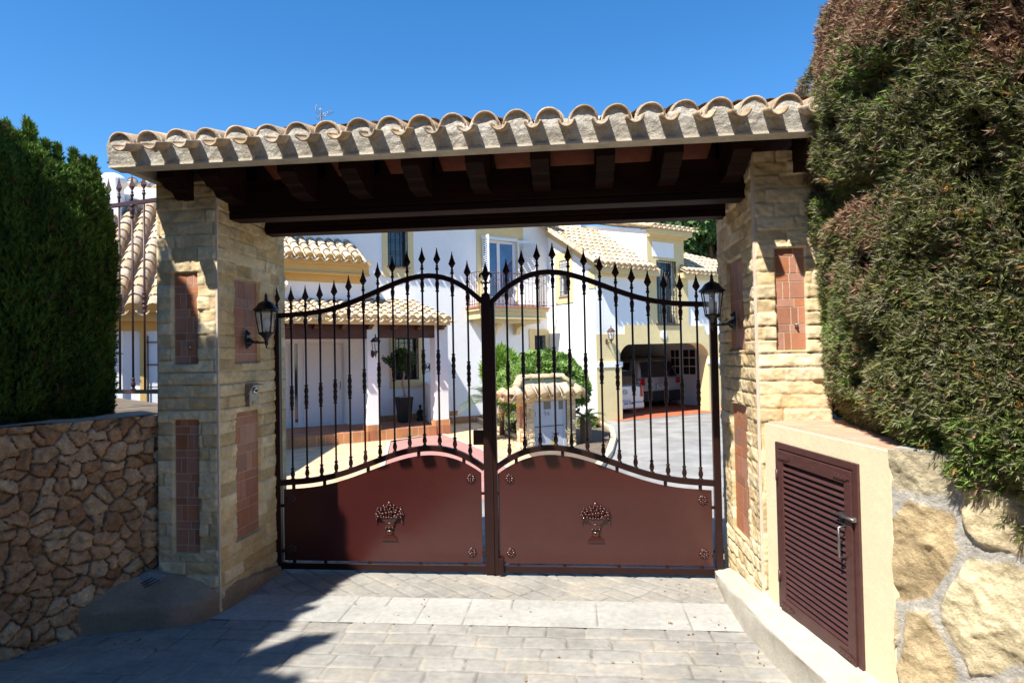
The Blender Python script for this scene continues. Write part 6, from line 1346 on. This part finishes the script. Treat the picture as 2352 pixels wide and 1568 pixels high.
# ================================================================ CARS
def car(name, label, u0, u1, v0, L, z, hh, suv, plate, cplate):
    W_ = u1-u0; uc = (u0+u1)/2; r = empty(name, tuple(HM @ Vector((uc, v0+L/2, z))), HA, label, 'car', 'cars parked in the carport')
    hw = W_/2; G = .26 if suv else .20; B = hh*.60; T = hh
    st = [(0, .985, G+.12, B*.62, B*.97, .84, B*1.0), (.02, 1.0, G+.05, B*.6, B*.98, .86, B*1.01), (.09, 1.02, G, B*.60, B*.99, .84, B+.03), (.16, 1, G-.02, B*.6, B, .82, T*.86), (.45, 1, G-.04, B*.6, B, .78, T*.985), (1.3, 1, G-.04, B*.6, B, .76, T), (2.3, 1, G-.04, B*.6, B, .77, T*.97), (3.1, 1, G-.04, B*.58, B*.98, .82, B+.06), (L-.25, .97, G, B*.5, B*.86, .8, B*.90), (L, .86, G+.1, B*.4, B*.7, .7, B*.72)]
    vs = []; nn = 0
    for (y, k, zb_, zm_, zbt, kr, zr) in st:
        h = hw*k; half_ = [(h*.86, zb_), (h*.985, zb_+.10), (h, zm_), (h*.97, zbt), (hw*kr, zr-.05), (hw*kr*.86, zr), (0, zr+.012)]
        ring = [(-a, b) for a, b in half_]+[(a, b) for a, b in half_[-2::-1]]; nn = len(ring); vs += [(uc+a, v0+y, z+b) for a, b in ring]
    fs = [(i*nn+j, i*nn+(j+1) % nn, (i+1)*nn+(j+1) % nn, (i+1)*nn+j) for i in range(len(st)-1) for j in range(nn)]+[tuple(range(nn))[::-1], tuple(range((len(st)-1)*nn, len(st)*nn))]
    m = H(); m.add(vs, fs, True); b = m.build('body', MT['carwhite'], r); mod = b.modifiers.new('sub', 'SUBSURF'); mod.levels = 2; mod.render_levels = 2
    # rear window (sloped)
    ya, za, yb_, zb_2 = -.0, B+.04, .15, T*.90
    m = H(); w1, w2 = hw*.80, hw*.70
    q_ = [(uc-w1, v0+.055, z+B+.02), (uc+w1, v0+.055, z+B+.02), (uc+w2, v0+.27, z+T*.925), (uc-w2, v0+.27, z+T*.925)]
    m.hexa(q_, [(a, b_-.035, c+.01) for a, b_, c in q_]); m.build('rear_window', MT['glass'], r, bevel=.012)
    for sg in (-1, 1):
        m = H()
        for k in range(3): ya_ = .55+k*.85; xs_ = uc+sg*(hw*.90); m.hexa([(xs_, v0+ya_, z+B+.02), (xs_+sg*.03, v0+ya_, z+B+.02), (xs_+sg*.03, v0+ya_+.76, z+B+.02), (xs_, v0+ya_+.76, z+B+.02)], [(xs_-sg*.09, v0+ya_+.05, z+T*.92), (xs_+sg*.0-sg*.05, v0+ya_+.05, z+T*.92), (xs_-sg*.05, v0+ya_+.70, z+T*.92), (xs_-sg*.09, v0+ya_+.70, z+T*.92)])
        m.build('side_windows', MT['glass'], r)
        m = H(); zl0, zl1 = (z+B*.80, z+B*.99) if suv else (z+B*.60, z+B*1.02)
        w0 = .30 if suv else .16
        m.hexa([(uc+sg*hw*.985, v0+.20, zl0), (uc+sg*(hw*.93-w0*.0), v0-.02, zl0), (uc+sg*(hw-w0), v0-.035, zl0), (uc+sg*(hw-w0), v0+.2, zl0)], [(uc+sg*hw*.975, v0+.20, zl1), (uc+sg*(hw*.92), v0-.01, zl1), (uc+sg*(hw-w0), v0-.03, zl1), (uc+sg*(hw-w0), v0+.2, zl1)]); tl_ = m.build('tail_light', MT['red'], r, bevel=.015)
        if suv:
            m = H(); m.box((uc+sg*(hw-w0+.02), v0-.042, zl0-.045), (uc+sg*(hw*.9), v0-.02, zl0-.006)); m.build('reversing_lens', MT['chrome'], tl_)
        if suv: m = H(); m.tube([(uc+sg*hw*.70, v0+.45, z+T-.03), (uc+sg*hw*.70, v0+.6, z+T+.05), (uc+sg*hw*.70, v0+2.2, z+T+.05), (uc+sg*hw*.70, v0+2.4, z+T-.03)], .02, 6); m.build('roof_rail', MT['cardark'], r)
        for yy in (.75, L-.85):
            rw = .36 if suv else .30; m = MB(HM @ Matrix.Translation((uc+sg*(hw-.12), v0+yy, z+rw)) @ Matrix.Rotation(math.pi/2, 4, 'Y')); m.lathe((0, 0, 0), [(rw*.6, -.11), (rw*.94, -.11), (rw, -.08), (rw, .08), (rw*.94, .11), (rw*.6, .11)], 24); wl = m.build('wheel', MT['cardark'], r)
            m = MB(HM @ Matrix.Translation((uc+sg*(hw-.12), v0+yy, z+rw)) @ Matrix.Rotation(math.pi/2, 4, 'Y')); m.lathe((0, 0, 0), [(rw*.58, -.113), (rw*.1, -.10), (rw*.1, .10), (rw*.58, .113)], 16); m.build('rim', MT['steel'], wl)
    m = H(); zb0 = z+G-.06; m.box((uc-hw*.90, v0-.09, zb0), (uc+hw*.90, v0+.15, z+B*(.55 if suv else .42))); m.build('rear_bumper', MT['cardark' if suv else 'carwhite'], r, bevel=.05, seg=4)
    if suv: m = H(); m.box((uc-hw*.90, v0-.098, z+B*.56), (uc+hw*.90, v0+.1, z+B*.62)); m.build('bumper_trim', MT['carwhite'], r, bevel=.02)
    zp_ = z+(B*.70 if suv else B*.36+.02); yp = v0-.035 if suv else v0-.10
    m = H(); m.box((uc-.27, yp-.008, zp_-.06), (uc+.27, yp+.02, zp_+.06)); np_ = m.build('number_plate', MT['whitepaint'], r, bevel=.003)
    m = H(); m.box((uc-.268, yp-.0095, zp_-.058), (uc-.222, yp-.0082, zp_+.058)); m.build('blue_band', mat('plate_blue', (.02, .08, .45), .5), np_)
    text(plate, .115, HM @ Matrix.Translation((uc+.03, yp-.0095, zp_)) @ Matrix.Rotation(math.pi/2, 4, 'X'), MT['black'], np_, 'plate_characters', depth=.0008, bold=.003, sx=.82)
    # round badge with crossed strokes
    zb3 = z+B*.90 if suv else z+B*.80
    m = MB(HM @ Matrix.Translation((uc, v0-.03, zb3)) @ Matrix.Rotation(math.pi/2, 4, 'X')); R_b = .075
    m.tube([(R_b*math.cos(a), R_b*math.sin(a), 0) for a in np.linspace(0, 2*math.pi, 25)], .010, 6)
    m.tube([(-.022, .066, 0), (0, .012, 0), (.022, .066, 0)], .008, 5); m.tube([(-.062, .035, 0), (-.028, -.062, 0), (0, -.005, 0), (.028, -.062, 0), (.062, .035, 0)], .008, 5); m.build('badge', MT['chrome'], r)
    m = H(); m.box((uc-hw*.3, v0-.045, zp_+.085), (uc+hw*.3, v0-.0, zp_+.11)); m.build('tailgate_handle', MT['chrome' if suv else 'carwhite'], r, bevel=.005)
    return r
vs_ = VD+2.3; su0, su1 = onV(1466, 880, vs_)[0], onV(1560, 880, vs_)[0]+.12; hS = onV(1510, 823, vs_+.4)[2]-Z0
car('parked_car', 'silver off-road car parked deep in the carport, tailgate facing out, dark rear window', su0, su1, vs_, 4.6, Z0+.012, min(max(hS, 1.55), 1.8), True, '9098 CXJ', 0)
vh = VD+1.15; h1 = onV(1480, 900, vh)[0]; hH = onV(1440, 846, vh+.4)[2]-Z0
car('parked_car', 'smaller silver hatchback at the left of the carport, half hidden by the yellow pier', h1-1.66, h1, vh, 3.8, Z0+.012, min(max(hH, 1.3), 1.5), False, '6345 FDM', 0)

# ================================================================ TREES BEHIND, ANTENNA
def broadleaf(c, R, n, label, seed):
    rs = np.random.RandomState(seed); P = []; D = []
    root = empty('broadleaf_tree', (c[0], c[1], Z0), 0, label, 'tree', 'dark green trees behind the villa')
    for k in range(26):
        d = rs.normal(size=3); d /= np.linalg.norm(d); cc = np.array(c)+d*np.array(R)*rs.uniform(.35, .85); rr = rs.uniform(.7, 1.3)*R[0]*.30; m = n//26
        q = rs.normal(size=(m, 3)); q /= np.linalg.norm(q, axis=1)[:, None]; P.append(cc+q*rr*(.75+.4*rs.rand(m, 1))*np.array([1, 1, .8])); D.append(q)
    P = np.vstack(P); D = np.vstack(D)+np.array([0, 0, .4]); N = len(P)
    scatter('crown', P, D, leafrose(7, 1, .40, .5, 3), .24*rs.uniform(.7, 1.2, N), lerp((.03, .07, .015), (.10, .18, .04), rs.rand(N)), MT['leaf'], root)
    m = MB(); m.tube([(c[0], c[1], Z0-.1), (c[0]+.2, c[1], c[2]-R[2]*.5), (c[0], c[1]+.2, c[2]+R[2]*.3)], [.35, .25, .08], 10)
    for k in range(7): a = k*.9; m.tube([(c[0]+.15, c[1], c[2]-R[2]*.5), (c[0]+R[0]*.6*math.cos(a), c[1]+R[1]*.6*math.sin(a), c[2]+.2*R[2])], [.14, .04], 6)
    m.build('trunk', MT['bark'], root)
p = dep(1625, 560, 29); broadleaf((p[0], p[1], p[2]+.3), (3.3, 2.8, 2.2), 11000, 'dense dark green tree just right of the villa tower', 4)
p = dep(1560, 600, 33); broadleaf((p[0], p[1], p[2]+.2), (2.4, 2.6, 2.0), 4200, 'dark green tree behind the villa tower, mostly hidden by it', 5)
# antenna on the roof
an = dep(737, 268, 17.0); ar = empty('tv_antenna', (an[0], an[1], an[2]-2.2), 0, 'grey rooftop television antenna with a grid boom seen above the canopy', 'antenna')
b = Vector(an); rt = Vector(RC[:, 0]); upv = Vector((0, 0, 1))
m = MB(); m.tube([b-upv*2.2, b+upv*.15], .02, 6); m.build('mast', MT['steel'], ar)
m = MB(); d = (rt*.9+upv*.42).normalized(); nrm = d.cross(Vector(RC[:, 2])).normalized()
for o_ in (-.035, .035): m.tube([b-d*.15+nrm*o_, b+d*.36+nrm*o_], .006, 5)
for k in range(8): c_ = b-d*.10+d*.06*k; m.tube([c_-nrm*.06, c_+nrm*.06], .005, 5); m.tube([c_-Vector(RC[:, 2])*.09, c_+Vector(RC[:, 2])*.09], .004, 5)
m.build('boom', MT['steel'], ar)
m = MB(); 
for k in range(5): m.tube([b+rt*(-.02*1)+upv*(.02+.06*k)+d*.0-rt*.0+rt*.02*k-rt*.06, b+rt*.05+upv*(.02+.06*k)+rt*.02*k-rt*.06], .004, 5)
m.tube([b-rt*.07, b+upv*.30+rt*.01], .006, 5); m.build('short_boom', MT['steel'], ar)
m = MB(); pts = [b-rt*.10+rt*(-.03*math.sin(t*3.1))+upv*(.08+.26*t) for t in np.linspace(0, 1, 7)]; m.tube(pts, [.004, .012, .016, .017, .016, .012, .004], 6); m.build('reflector', MT['plate'], ar)

# dry leaves and grit blown against the kerbs
rs = np.random.RandomState(12); n = 150
P = np.vstack([np.stack([rs.uniform(.55, .97, 50)-.02, rs.uniform(2.6, 4.7, 50), np.full(50, .006)], 1), np.stack([rs.uniform(-2.3, 1., 60), rs.uniform(3.2, 4.72, 60), np.full(60, .006)], 1), np.stack([rs.uniform(-2.9, -2.3, 40), rs.uniform(3.45, 3.66, 40)-.05, np.full(40, .006)], 1)])
lt = np.array([[[-.5, -.2, 0], [.5, -.15, .1], [.1, .35, .15]], [[-.5, -.2, 0], [.1, .35, .15], [-.45, .2, .1]]])
o = scatter('leaf_litter', P, rs.normal(size=(n, 3))*.25+np.array([0, 0, 1.]), lt, .016*rs.uniform(.4, 1.5, n), lerp((.16, .09, .04), (.40, .30, .16), rs.rand(n)), MT['leaf']); o['kind'] = 'stuff'; o['label'] = 'dry leaves and grit scattered on the paving by the kerbs'
